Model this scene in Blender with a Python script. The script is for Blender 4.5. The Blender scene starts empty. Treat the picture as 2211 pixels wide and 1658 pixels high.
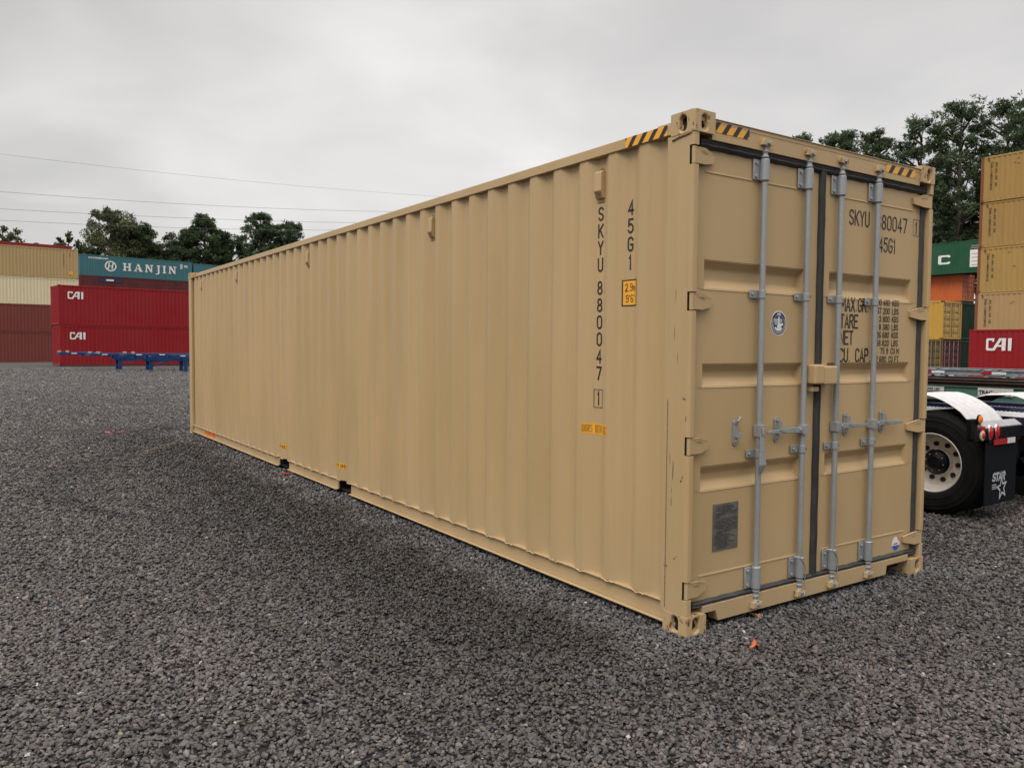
import bpy, bmesh, math, random
import numpy as np
from mathutils import Vector, Matrix
random.seed(7)
R = math.radians
SC = bpy.context.scene
COL = SC.collection

# ------------------------------------------------------------------ camera
cam_d = bpy.data.cameras.new('camera')
cam = bpy.data.objects.new('camera', cam_d); COL.objects.link(cam)
YAW, PITCH, ROLL = 0.5949722168806573, -0.04604250368645933, 0.007832723730544246
F = 1714.995
_f = Vector((math.sin(YAW)*math.cos(PITCH), math.cos(YAW)*math.cos(PITCH), math.sin(PITCH)))
_r = Vector((math.cos(YAW), -math.sin(YAW), 0)); _u = _r.cross(_f)
_c, _s = math.cos(ROLL), math.sin(ROLL)
_r2 = _c*_r+_s*_u; _u2 = -_s*_r+_c*_u
CAMP = Vector((-3.225786, -3.035537, 1.605781))
cam.matrix_world = Matrix(((_r2.x, _u2.x, -_f.x, CAMP.x), (_r2.y, _u2.y, -_f.y, CAMP.y), (_r2.z, _u2.z, -_f.z, CAMP.z), (0, 0, 0, 1)))
cam_d.sensor_fit = 'HORIZONTAL'; cam_d.sensor_width = 36; cam_d.lens = F/2211*36
cam_d.clip_start = 0.05; cam_d.clip_end = 3000
SC.camera = cam

# ------------------------------------------------------------------ world: overcast sky
SUN_EL, SUN_AZ = R(48), math.atan2(-0.92, -0.33)      # azimuth measured from +y towards +x
w = bpy.data.worlds.new("World"); SC.world = w; w.use_nodes = True
nt = w.node_tree; nt.nodes.clear()
def wn(t, **k):
    n = nt.nodes.new(t)
    for a, b in k.items(): setattr(n, a, b)
    return n
out = wn('ShaderNodeOutputWorld'); add = wn('ShaderNodeAddShader')
sky = wn('ShaderNodeTexSky', sky_type='NISHITA', sun_disc=False, sun_elevation=SUN_EL, sun_rotation=SUN_AZ % (2*math.pi))
bg1 = wn('ShaderNodeBackground'); bg1.inputs[1].default_value = 0.012
bg2 = wn('ShaderNodeBackground'); bg2.inputs[1].default_value = 1.0
nt.links.new(sky.outputs[0], bg1.inputs[0])
tc = wn('ShaderNodeTexCoord'); sep = wn('ShaderNodeSeparateXYZ'); nt.links.new(tc.outputs['Generated'], sep.inputs[0])
def wm(op, a, b=None, clamp=False):
    n = wn('ShaderNodeMath', operation=op, use_clamp=clamp)
    for i, v in enumerate((a, b)):
        if v is None: continue
        if isinstance(v, (int, float)): n.inputs[i].default_value = v
        else: nt.links.new(v, n.inputs[i])
    return n.outputs[0]
# cloud layer seen on a plane overhead (x/z, y/z)
zz = wm('ADD', wm('MAXIMUM', sep.outputs[2], 0.0), 0.22)
cx = wm('DIVIDE', sep.outputs[0], zz); cy = wm('DIVIDE', sep.outputs[1], zz)
comb = wn('ShaderNodeCombineXYZ'); nt.links.new(cx, comb.inputs[0]); nt.links.new(cy, comb.inputs[1])
def wnoise(sc, det, off, dist=0.0):
    mp = wn('ShaderNodeMapping'); mp.inputs['Location'].default_value = off; nt.links.new(comb.outputs[0], mp.inputs[0])
    n = wn('ShaderNodeTexNoise'); n.inputs['Scale'].default_value = sc; n.inputs['Detail'].default_value = det
    n.inputs['Roughness'].default_value = 0.45; n.inputs['Distortion'].default_value = dist
    nt.links.new(mp.outputs[0], n.inputs['Vector']); return n.outputs['Fac']
n1 = wnoise(0.75, 3, (3.1, 1.7, 0), 0.3); n2 = wnoise(2.6, 4, (8.3, 0.4, 2.0), 0.4)
cl = wm('ADD', wm('MULTIPLY', n1, 0.72), wm('MULTIPLY', n2, 0.28))
rmp = wn('ShaderNodeValToRGB'); nt.links.new(cl, rmp.inputs[0])
e = rmp.color_ramp.elements
e[0].position = 0.38; e[0].color = (0.545, 0.526, 0.508, 1)
e[1].position = 0.64; e[1].color = (0.75, 0.724, 0.698, 1)
m_ = rmp.color_ramp.elements.new(0.52); m_.color = (0.640, 0.618, 0.598, 1)
# brightening towards the zenith (an overcast sky is about three times brighter there than low down)
def wband(lo, hi, a, b):
    mr = wn('ShaderNodeMapRange', interpolation_type='SMOOTHSTEP')
    nt.links.new(sep.outputs[2], mr.inputs[0])
    for i, v in zip((1, 2, 3, 4), (lo, hi, a, b)): mr.inputs[i].default_value = v
    return mr.outputs[0]
grad = wm('MULTIPLY', wband(0.42, 0.95, 1.0, 4.9), wband(0.0, 0.45, 1.04, 0.93))
dot = wn('ShaderNodeVectorMath', operation='DOT_PRODUCT'); nt.links.new(tc.outputs['Generated'], dot.inputs[0]); dot.inputs[1].default_value = (0.355, 0.897, 0.262)
gl = wn('ShaderNodeMapRange', interpolation_type='SMOOTHSTEP'); nt.links.new(wm('ADD', dot.outputs['Value'], wm('MULTIPLY', wm('SUBTRACT', n2, .5), .07)), gl.inputs[0])
for i, v in zip((1, 2, 3, 4), (0.90, 1.0, 1.0, 1.24)): gl.inputs[i].default_value = v
grad = wm('MULTIPLY', grad, gl.outputs[0])
mulc = wn('ShaderNodeMix', data_type='RGBA', blend_type='MULTIPLY'); mulc.inputs[0].default_value = 1.0
nt.links.new(rmp.outputs[0], mulc.inputs[6])
gc = wn('ShaderNodeCombineXYZ')
for i in range(3): nt.links.new(grad, gc.inputs[i])
nt.links.new(gc.outputs[0], mulc.inputs[7])
nt.links.new(mulc.outputs[2], bg2.inputs[0])
nt.links.new(bg1.outputs[0], add.inputs[0]); nt.links.new(bg2.outputs[0], add.inputs[1]); nt.links.new(add.outputs[0], out.inputs[0])

sun_d = bpy.data.lights.new('sun', 'SUN'); sun_d.energy = 1.35; sun_d.angle = R(28); sun_d.color = (1, 0.96, 0.9)
sun = bpy.data.objects.new('sun', sun_d); COL.objects.link(sun)
sd = Vector((math.sin(SUN_AZ)*math.cos(SUN_EL), math.cos(SUN_AZ)*math.cos(SUN_EL), math.sin(SUN_EL)))
sun.rotation_euler = sd.to_track_quat('Z', 'Y').to_euler(); sun.location = (-10, -10, 20)
SC.view_settings.view_transform = 'Standard'; SC.view_settings.look = 'None'
SC.view_settings.exposure = 0.0; SC.view_settings.gamma = 1.0
SC.cycles.max_bounces = 6; SC.cycles.diffuse_bounces = 3

# ------------------------------------------------------------------ helpers
SPLIT = {'bolt', 'drain_hole', 'hinge_slot_shade', 'sill_recess', 'door_crease', 'cam_keeper', 'rim_hole', 'hub_bolt', 'cross_member', 'weld_seam', 'rivet', 'fork_pocket', 'axle', 'bogie', 'leg_brace', 'gusset'}
class MB:
    """collects faces and links them as one mesh object"""
    def __init__(s): s.v = []; s.f = []; s.m = []
    def face(s, pts, mi=0):
        n = len(s.v); s.v += [tuple(p) for p in pts]; s.f.append(tuple(range(n, n+len(pts)))); s.m.append(mi)
    def raw(s, vs, fs, mi=0):
        n = len(s.v); s.v += [tuple(p) for p in vs]
        for f in fs: s.f.append(tuple(i+n for i in f)); s.m.append(mi)
    def box(s, x0, x1, y0, y1, z0, z1, mi=0, skip=''):
        v = [(x0, y0, z0), (x1, y0, z0), (x1, y1, z0), (x0, y1, z0), (x0, y0, z1), (x1, y0, z1), (x1, y1, z1), (x0, y1, z1)]
        fs = {'b': (3, 2, 1, 0), 't': (4, 5, 6, 7), 'f': (0, 1, 5, 4), 'r': (1, 2, 6, 5), 'k': (2, 3, 7, 6), 'l': (3, 0, 4, 7)}
        s.raw(v, [f for k, f in fs.items() if k not in skip], mi)
    def prism(s, poly, axis, a, b, mi=0):
        """poly of 2-D points extruded along axis 0,1,2 from a to b"""
        def P(p, t):
            q = list(p); q.insert(axis, t); return q
        n = len(poly); vs = [P(p, a) for p in poly]+[P(p, b) for p in poly]
        fs = [tuple(range(n))[::-1], tuple(range(n, 2*n))]+[(i, (i+1) % n, n+(i+1) % n, n+i) for i in range(n)]
        s.raw(vs, fs, mi)
    def tube(s, pts, r, n=10, mi=0, caps=True):
        pts = [Vector(p) for p in pts]; rs = r if isinstance(r, (list, tuple)) else [r]*len(pts)
        rings = []; up = None
        for i, p in enumerate(pts):
            d = (pts[min(i+1, len(pts)-1)]-pts[max(i-1, 0)]).normalized()
            if up is None:
                up = Vector((0, 0, 1)) if abs(d.z) < .9 else Vector((1, 0, 0))
            a = d.cross(up).normalized(); b = d.cross(a).normalized(); up = -b if False else a.cross(d).normalized()
            rings.append([p+(a*math.cos(t)+b*math.sin(t))*rs[i] for t in (2*math.pi*k/n for k in range(n))])
        vs = [q for ring in rings for q in ring]; fs = []
        for i in range(len(pts)-1):
            for k in range(n):
                fs.append((i*n+k, i*n+(k+1) % n, (i+1)*n+(k+1) % n, (i+1)*n+k))
        if caps: fs += [tuple(range(n))[::-1], tuple(range((len(pts)-1)*n, len(pts)*n))]
        s.raw(vs, fs, mi)
    def lathe(s, prof, c, axis=0, n=40, mi=0, mis=None):
        """prof of (radius, along) revolved about an axis through c"""
        vs = []; fs = []
        for (r, t) in prof:
            for k in range(n):
                a = 2*math.pi*k/n; q = [r*math.cos(a), r*math.sin(a)]; q.insert(axis, t)
                vs.append((q[0]+c[0], q[1]+c[1], q[2]+c[2]))
        base = len(s.v); s.v += vs
        for i in range(len(prof)-1):
            for k in range(n):
                s.f.append(tuple(base+j for j in (i*n+k, i*n+(k+1) % n, (i+1)*n+(k+1) % n, (i+1)*n+k)))
                s.m.append(mis[i] if mis else mi)
    def islands(s):
        par = list(range(len(s.v)))
        def find(a):
            while par[a] != a: par[a] = par[par[a]]; a = par[a]
            return a
        for f in s.f:
            for q in f[1:]: par[find(q)] = find(f[0])
        out = {}
        for f, m in zip(s.f, s.m): out.setdefault(find(f[0]), []).append((f, m))
        res = []
        for fs in out.values():
            used = sorted({i for f, m in fs for i in f}); mp = {i: k for k, i in enumerate(used)}; q = MB()
            q.v = [s.v[i] for i in used]; q.f = [tuple(mp[i] for i in f) for f, m in fs]; q.m = [m for f, m in fs]; res.append(q)
        return res
    def build(s, name, mats, parent=None, smooth=False, bevel=0, seg=2, fixn=True, ang=32, whole=False):
        if name in SPLIT and not whole:
            return [q.build(name, mats, parent, smooth, bevel, seg, fixn, ang, True) for q in s.islands()][0]
        me = bpy.data.meshes.new(name); me.from_pydata(s.v, [], s.f)
        for m in (mats if isinstance(mats, (list, tuple)) else [mats]): me.materials.append(m)
        me.polygons.foreach_set('material_index', s.m)
        if fixn:
            bm = bmesh.new(); bm.from_mesh(me); bmesh.ops.recalc_face_normals(bm, faces=bm.faces); bm.to_mesh(me); bm.free()
        if smooth:
            me.polygons.foreach_set('use_smooth', [True]*len(me.polygons)); me.set_sharp_from_angle(angle=R(ang))
        me.update(); o = bpy.data.objects.new(name, me); COL.objects.link(o)
        if parent: o.parent = parent
        if bevel:
            b = o.modifiers.new('bevel', 'BEVEL'); b.width = bevel; b.segments = seg; b.limit_method = 'ANGLE'; b.angle_limit = R(40)
            b.harden_normals = False
        return o

def tag(o, label=None, cat=None, group=None, kind=None):
    if label: o['label'] = label
    if cat: o['category'] = cat
    if group: o['group'] = group
    if kind: o['kind'] = kind
    return o
def thing(name, loc=(0, 0, 0), rz=0, label=None, cat=None, group=None):
    o = bpy.data.objects.new(name, None); COL.objects.link(o); o.location = loc; o.rotation_euler = (0, 0, rz)
    o.empty_display_size = 0.3
    return tag(o, label, cat, group)

# ------------------------------------------------------------------ materials
class NT:
    def __init__(s, name):
        s.m = bpy.data.materials.new(name); s.m.use_nodes = True; s.t = s.m.node_tree; s.t.nodes.clear()
        s.o = s.n('ShaderNodeOutputMaterial'); s.b = s.n('ShaderNodeBsdfPrincipled'); s.l(s.b.outputs[0], s.o.inputs[0])
        s.tc = s.n('ShaderNodeTexCoord')
    def n(s, t, **k):
        x = s.t.nodes.new(t)
        for a, b in k.items(): setattr(x, a, b)
        return x
    def l(s, a, b): s.t.links.new(a, b)
    def put(s, v, i):
        if isinstance(v, (int, float)): i.default_value = v
        elif isinstance(v, (tuple, list)): i.default_value = (*v, 1) if len(v) == 3 else v
        else: s.l(v, i)
    def math(s, op, a, b=0.0, clamp=False):
        x = s.n('ShaderNodeMath', operation=op, use_clamp=clamp); s.put(a, x.inputs[0]); s.put(b, x.inputs[1]); return x.outputs[0]
    def noise(s, scale=(1, 1, 1), sc=1.0, det=3, rough=.5, off=(0, 0, 0), src='Object', rnd=False):
        mp = s.n('ShaderNodeMapping'); mp.inputs['Scale'].default_value = scale; mp.inputs['Location'].default_value = off
        s.l(s.tc.outputs[src], mp.inputs[0]); v = mp.outputs[0]
        if rnd:
            oi = s.n('ShaderNodeObjectInfo'); vm = s.n('ShaderNodeVectorMath', operation='ADD')
            k = s.math('MULTIPLY', oi.outputs['Random'], 37.0); cb = s.n('ShaderNodeCombineXYZ')
            for i in range(3): s.l(k, cb.inputs[i])
            s.l(v, vm.inputs[0]); s.l(cb.outputs[0], vm.inputs[1]); v = vm.outputs[0]
        x = s.n('ShaderNodeTexNoise'); x.inputs['Scale'].default_value = sc; x.inputs['Detail'].default_value = det; x.inputs['Roughness'].default_value = rough
        s.l(v, x.inputs['Vector']); return x.outputs['Fac']
    def ramp(s, f, lo, hi, a=0.0, b=1.0):
        x = s.n('ShaderNodeMapRange', interpolation_type='SMOOTHSTEP'); s.put(f, x.inputs[0])
        for i, v in zip((1, 2, 3, 4), (lo, hi, a, b)): s.put(v, x.inputs[i])
        return x.outputs[0]
    def mix(s, f, a, b, mode='MIX'):
        x = s.n('ShaderNodeMix', data_type='RGBA', blend_type=mode); s.put(f, x.inputs[0]); s.put(a, x.inputs[6]); s.put(b, x.inputs[7]); return x.outputs[2]
    def bump(s, h, st=.2, d=.01):
        x = s.n('ShaderNodeBump'); x.inputs['Strength'].default_value = st; x.inputs['Distance'].default_value = d; s.l(h, x.inputs['Height']); s.l(x.outputs[0], s.b.inputs['Normal'])
    def fin(s, col, rough=.5, metal=0.0, spec=.5):
        s.put(col, s.b.inputs['Base Color']); s.put(rough, s.b.inputs['Roughness']); s.put(metal, s.b.inputs['Metallic']); s.put(spec, s.b.inputs['Specular IOR Level'])
        return s.m

def sc_(c, k): return tuple(min(1, x*k) for x in c)
def plain(name, col, rough=.5, metal=0.0, var=.12, spec=.5, nscale=14, bump=0):
    m = NT(name); f = m.noise(sc=nscale, det=4, rough=.6, rnd=True)
    if bump: m.bump(m.noise(sc=nscale*3, det=3), bump, .004)
    return m.fin(m.mix(m.ramp(f, .3, .7), sc_(col, 1-var), sc_(col, 1+var)), m.ramp(f, .3, .7, rough*.85, min(1, rough*1.15)), metal, spec)

TAN = (0.448, 0.310, 0.150)
def tan_paint(name, rust=0.0, streak=True):
    m = NT(name)
    a = m.noise((1.3, 1.3, .35), 1.1, 4, .55); b = m.noise((16, 16, .5), 1, 3, .6, (3, 1, 7)); c = m.noise((60, 60, 60), 1, 2)
    col = m.mix(m.ramp(a, .3, .7), sc_(TAN, .93), (TAN[0]*1.05, TAN[1]*1.05, TAN[2]*1.10))
    if streak: col = m.mix(m.ramp(b, .35, .75, 0, .34), col, (TAN[0]*.84, TAN[1]*.87, TAN[2]*.90))
    # dust thrown up on the lowest part of the paint
    sp = m.n('ShaderNodeSeparateXYZ'); m.l(m.tc.outputs['Object'], sp.inputs[0])
    d = m.math('MULTIPLY', m.ramp(sp.outputs[2], 0.0, .75, .30, 0.0), m.noise((5, 5, 2), 1, 4, .6))
    col = m.mix(d, col, (.42, .36, .27))
    # small scuffs and chips
    ch = m.noise((22, 22, 9), 1.0, 5, .7, (11, 5, 2)); col = m.mix(m.ramp(ch, .755, .775, 0, .45), col, (.12, .085, .06))
    if rust:
        r = m.noise((30, 30, 14), 1.0, 5, .72, (2, 9, 4)); f = m.ramp(r, .63-rust*.10, .70-rust*.10)
        r2 = m.noise((70, 70, 60), 1, 3, .7)
        col = m.mix(f, col, m.mix(r2, (.05, .02, .012), (.27, .09, .028)))
    m.bump(m.math('ADD', m.math('MULTIPLY', c, .35), m.noise((3, 3, 2), 1, 2)), .10, .01)
    return m.fin(col, m.ramp(a, .3, .7, .40, .52), 0, .45)
M = {}
M['tan'] = tan_paint('tan_paint'); M['tan_plain'] = tan_paint('tan_door_paint', streak=False)
M['tan_rust'] = tan_paint('tan_casting_paint', rust=.8, streak=False); M['tan_post'] = tan_paint('tan_post_paint')
M['weld'] = plain('weld_bead', (.22, .14, .07), .6, 0, .4, nscale=60)
M['rubber'] = plain('rubber_gasket', (.035, .035, .034), .62, 0, .3, nscale=9, bump=.2)
M['black'] = plain('black_void', (.006, .006, .006), .9, 0, .1)
M['ink'] = plain('black_lettering', (.014, .012, .011), .5, 0, .2)
M['yellow'] = plain('yellow_decal', (.78, .36, .025), .42, 0, .05)
M['orange_decal'] = plain('orange_decal', (.75, .22, .02), .42, 0, .08)
M['white'] = plain('white_paint', (.72, .71, .68), .5, 0, .06)
M['navyink'] = plain('navy_ink', (.012, .02, .07), .4, 0, .1)
M['redink'] = plain('red_ink', (.50, .02, .02), .4, 0, .1)
M['blueink'] = plain('blue_ink', (.03, .10, .38), .4, 0, .1)
M['redtape'] = plain('red_reflective', (.42, .012, .018), .3, 0, .12)
M['whitetape'] = plain('white_reflective', (.62, .62, .62), .3, 0, .06)
M['plate'] = plain('anodised_plate', (.15, .14, .13), .45, .4, .15)
M['plateink'] = plain('plate_ink', (.045, .043, .04), .5, .2, .2)
def galv():
    m = NT('galvanised_steel'); v = m.n('ShaderNodeTexVoronoi'); v.inputs['Scale'].default_value = 70; m.l(m.tc.outputs['Object'], v.inputs['Vector'])
    a = m.noise((4, 4, 2), 1, 4, .6); sp = m.n('ShaderNodeSeparateColor'); m.l(v.outputs['Color'], sp.inputs[0])
    f = m.math('ADD', m.math('MULTIPLY', sp.outputs[0], .18), m.math('MULTIPLY', a, .82))
    return m.fin(m.mix(f, (.235, .247, .252), (.375, .390, .395)), m.ramp(a, .3, .7, .38, .55), .35, .5)
M['galv'] = galv()

def steel_paint(name, col, fade=.25, rust=.3, rough=.55):
    """weathered container paint, streaked and rusty here and there"""
    m = NT(name); a = m.noise((.5, .5, .5), 1, 4, .6, rnd=True); b = m.noise((3.0, 3.0, .22), 1, 4, .65, (4, 2, 1), rnd=True); c = m.noise((2.4, 2.4, 1.0), 1, 6, .72, (9, 3, 1), rnd=True)
    g = (col[0]*.6+.07, col[1]*.6+.065, col[2]*.6+.06)
    k = m.mix(m.ramp(a, .3, .7, 0, fade), col, g)
    k = m.mix(m.ramp(b, .45, .8, 0, fade*1.3), k, sc_(col, .62))
    k = m.mix(m.ramp(c, .70-.06*rust, .76-.05*rust, 0, .75), k, (.13, .055, .03))
    return m.fin(k, rough, 0, .2)
PAL = dict(cai=(.255, .010, .014), maroon=(.165, .040, .034), maroon_dk=(.10, .018, .020), cream=(.64, .56, .37), tan2=(.40, .285, .135),
           teal=(.045, .155, .180), yel=(.36, .220, .068), yel2=(.38, .245, .075), yel3=(.41, .262, .118), green=(.012, .080, .036), orange=(.58, .13, .035), yelm=(.50, .30, .06),
           yeld=(.20, .125, .03), dkgreen=(.006, .028, .018), rustred=(.17, .018, .020))
for k, c in PAL.items(): M['c_'+k] = steel_paint('paint_'+k, c, fade=.12 if k in ('cai', 'maroon', 'tan2', 'cream') else .25, rust=.9 if k.startswith('yel') else .35)
M['oldrail'] = steel_paint('rusty_rail_paint', (.20, .07, .03), .3, 1.0)

TRACKS = [(1.72, 6.97, 4.25, .15, -3.0, .1, .85, (.026, .024, .024)), (-2.72, 10.24, 2.25, .12, -2.9, -.3, .75, (.034, .031, .031)), (7.51, 7.29, 11.11, .20, -3.2, .3, .6, (.045, .041, .040)), (1.72, 6.97, 3.95, .12, -3.0, -1.2, .6, (.040, .036, .036)), (-33.9, 32.13, 39.63, .11, -1.6, -.05, .6, (.135, .118, .080))]
def gravel_zone(m, base):
    """dark band of wetted gravel with painted shade and pale dry dust strip around the parked container, tyre scuffs further out"""
    g = m.n('ShaderNodeNewGeometry'); s = m.n('ShaderNodeSeparateXYZ'); m.l(g.outputs['Position'], s.inputs[0])
    x, y = s.outputs[0], s.outputs[1]
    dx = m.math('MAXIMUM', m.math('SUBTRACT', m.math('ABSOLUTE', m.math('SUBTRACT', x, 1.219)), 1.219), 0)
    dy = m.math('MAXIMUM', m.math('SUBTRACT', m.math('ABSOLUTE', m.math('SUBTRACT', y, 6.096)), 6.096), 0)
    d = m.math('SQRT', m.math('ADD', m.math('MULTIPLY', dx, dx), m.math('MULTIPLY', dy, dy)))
    mp = m.n('ShaderNodeMapping'); m.l(g.outputs['Position'], mp.inputs[0])
    def nz(sc, det, off, scale=(1, 1, 1)):
        q = m.n('ShaderNodeMapping'); q.inputs['Location'].default_value = off; q.inputs['Scale'].default_value = scale; m.l(g.outputs['Position'], q.inputs[0])
        t = m.n('ShaderNodeTexNoise'); t.inputs['Scale'].default_value = sc; t.inputs['Detail'].default_value = det; m.l(q.outputs[0], t.inputs['Vector']); return t.outputs['Fac']
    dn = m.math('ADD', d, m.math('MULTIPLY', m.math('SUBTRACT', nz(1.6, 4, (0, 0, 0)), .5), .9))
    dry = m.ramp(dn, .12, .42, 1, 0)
    wet_shade = m.math('MULTIPLY', m.ramp(dn, .25, .55, 0, 1), m.ramp(dn, .95, 2.3, 1, 0))
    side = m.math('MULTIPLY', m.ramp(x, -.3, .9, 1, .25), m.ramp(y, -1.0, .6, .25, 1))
    wet_shade = m.math('MULTIPLY', wet_shade, side)
    big = nz(.33, 4, (5, 1, 0)); scuff = nz(.9, 5, (2, 7, 0), (1.0, .28, 1))
    col = m.mix(m.ramp(big, .35, .68), sc_(base, .86), (base[0]*1.16, base[1]*1.12, base[2]*1.12))
    col = m.mix(m.ramp(scuff, .60, .72, 0, .34), col, sc_(base, .52))
    col = m.mix(m.math('MULTIPLY', wet_shade, .88), col, sc_(base, .28))  # shade along the long side is painted in together with the damp
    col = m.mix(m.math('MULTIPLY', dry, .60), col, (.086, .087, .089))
    for (cx_, cy_, rr_, wd, x0, x1, k_, tint) in TRACKS:      # tyre scuffs: arcs of turning wheels
        ex_ = m.math('SUBTRACT', x, cx_); ey_ = m.math('SUBTRACT', y, cy_)
        dd = m.math('ABSOLUTE', m.math('SUBTRACT', m.math('SQRT', m.math('ADD', m.math('MULTIPLY', ex_, ex_), m.math('MULTIPLY', ey_, ey_))), rr_))
        dd = m.math('ADD', dd, m.math('MULTIPLY', m.math('SUBTRACT', scuff, .5), .5))
        f_ = m.math('MULTIPLY', m.ramp(dd, wd*.4, wd, 1, 0), m.math('MULTIPLY', m.ramp(x, x0, x0+.5, 0, 1), m.ramp(x, x1-.5, x1, 1, 0)))
        f_ = m.math('MULTIPLY', f_, m.ramp(big, .3, .6, .5, 1))
        col = m.mix(m.math('MULTIPLY', f_, k_), col, tint)
    far = m.ramp(y, 9, 34, 0, .80); col = m.mix(far, col, m.mix(big, (.068, .063, .062), (.098, .090, .086)))
    return col, wet_shade
GB = (.073, .0655, .0630)
def mat_ground():
    m = NT('gravel_bed'); col, wet_shade = gravel_zone(m, GB)
    v = m.n('ShaderNodeTexVoronoi'); v.inputs['Scale'].default_value = 36; m.l(m.tc.outputs['Object'], v.inputs['Vector'])
    sp = m.n('ShaderNodeSeparateColor'); m.l(v.outputs['Color'], sp.inputs[0])
    v2 = m.n('ShaderNodeTexVoronoi'); v2.inputs['Scale'].default_value = 9; m.l(m.tc.outputs['Object'], v2.inputs['Vector'])
    sp2 = m.n('ShaderNodeSeparateColor'); m.l(v2.outputs['Color'], sp2.inputs[0])
    col = m.mix(1.0, col, m.mix(sp.outputs[0], (.50, .50, .50), (1.35, 1.33, 1.32)), 'MULTIPLY')
    col = m.mix(1.0, col, m.mix(m.ramp(m.noise(sc=6, det=6, rough=.8), .3, .7), (.62, .62, .62), (1.3, 1.3, 1.3)), 'MULTIPLY')
    col = m.mix(1.0, col, m.mix(m.ramp(m.noise((.7, 1, 1), 1.1, 8, .8), .33, .67), (.66, .66, .66), (1.28, 1.26, 1.25)), 'MULTIPLY')
    h = m.math('ADD', m.math('MULTIPLY', v.outputs['Distance'], -1.2), m.math('ADD', m.math('MULTIPLY', v2.outputs['Distance'], -.8), m.math('MULTIPLY', m.noise(sc=1.4, det=4), 2.0)))
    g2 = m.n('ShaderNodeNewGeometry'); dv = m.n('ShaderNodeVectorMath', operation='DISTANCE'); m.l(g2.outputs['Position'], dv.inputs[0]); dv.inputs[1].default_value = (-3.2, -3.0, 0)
    col = m.mix(m.ramp(dv.outputs['Value'], 8, 40, .72, 0), col, (.012, .011, .011))       # shade between the loose stones, painted into the bed colour
    m.bump(h, 1.0, .035); return m.fin(col, .8, 0, .3)
def mat_stone():
    m = NT('gravel_stone'); col, wet_shade = gravel_zone(m, GB)
    at = m.n('ShaderNodeAttribute', attribute_name='tint'); col = m.mix(1.0, col, at.outputs['Color'], 'MULTIPLY')
    col = m.mix(1.0, col, m.mix(m.noise(sc=160, det=3, rough=.7), (.72, .72, .72), (1.3, 1.3, 1.3)), 'MULTIPLY')
    return m.fin(col, m.ramp(wet_shade, 0, 1, .58, .42), 0, .4)

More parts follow.
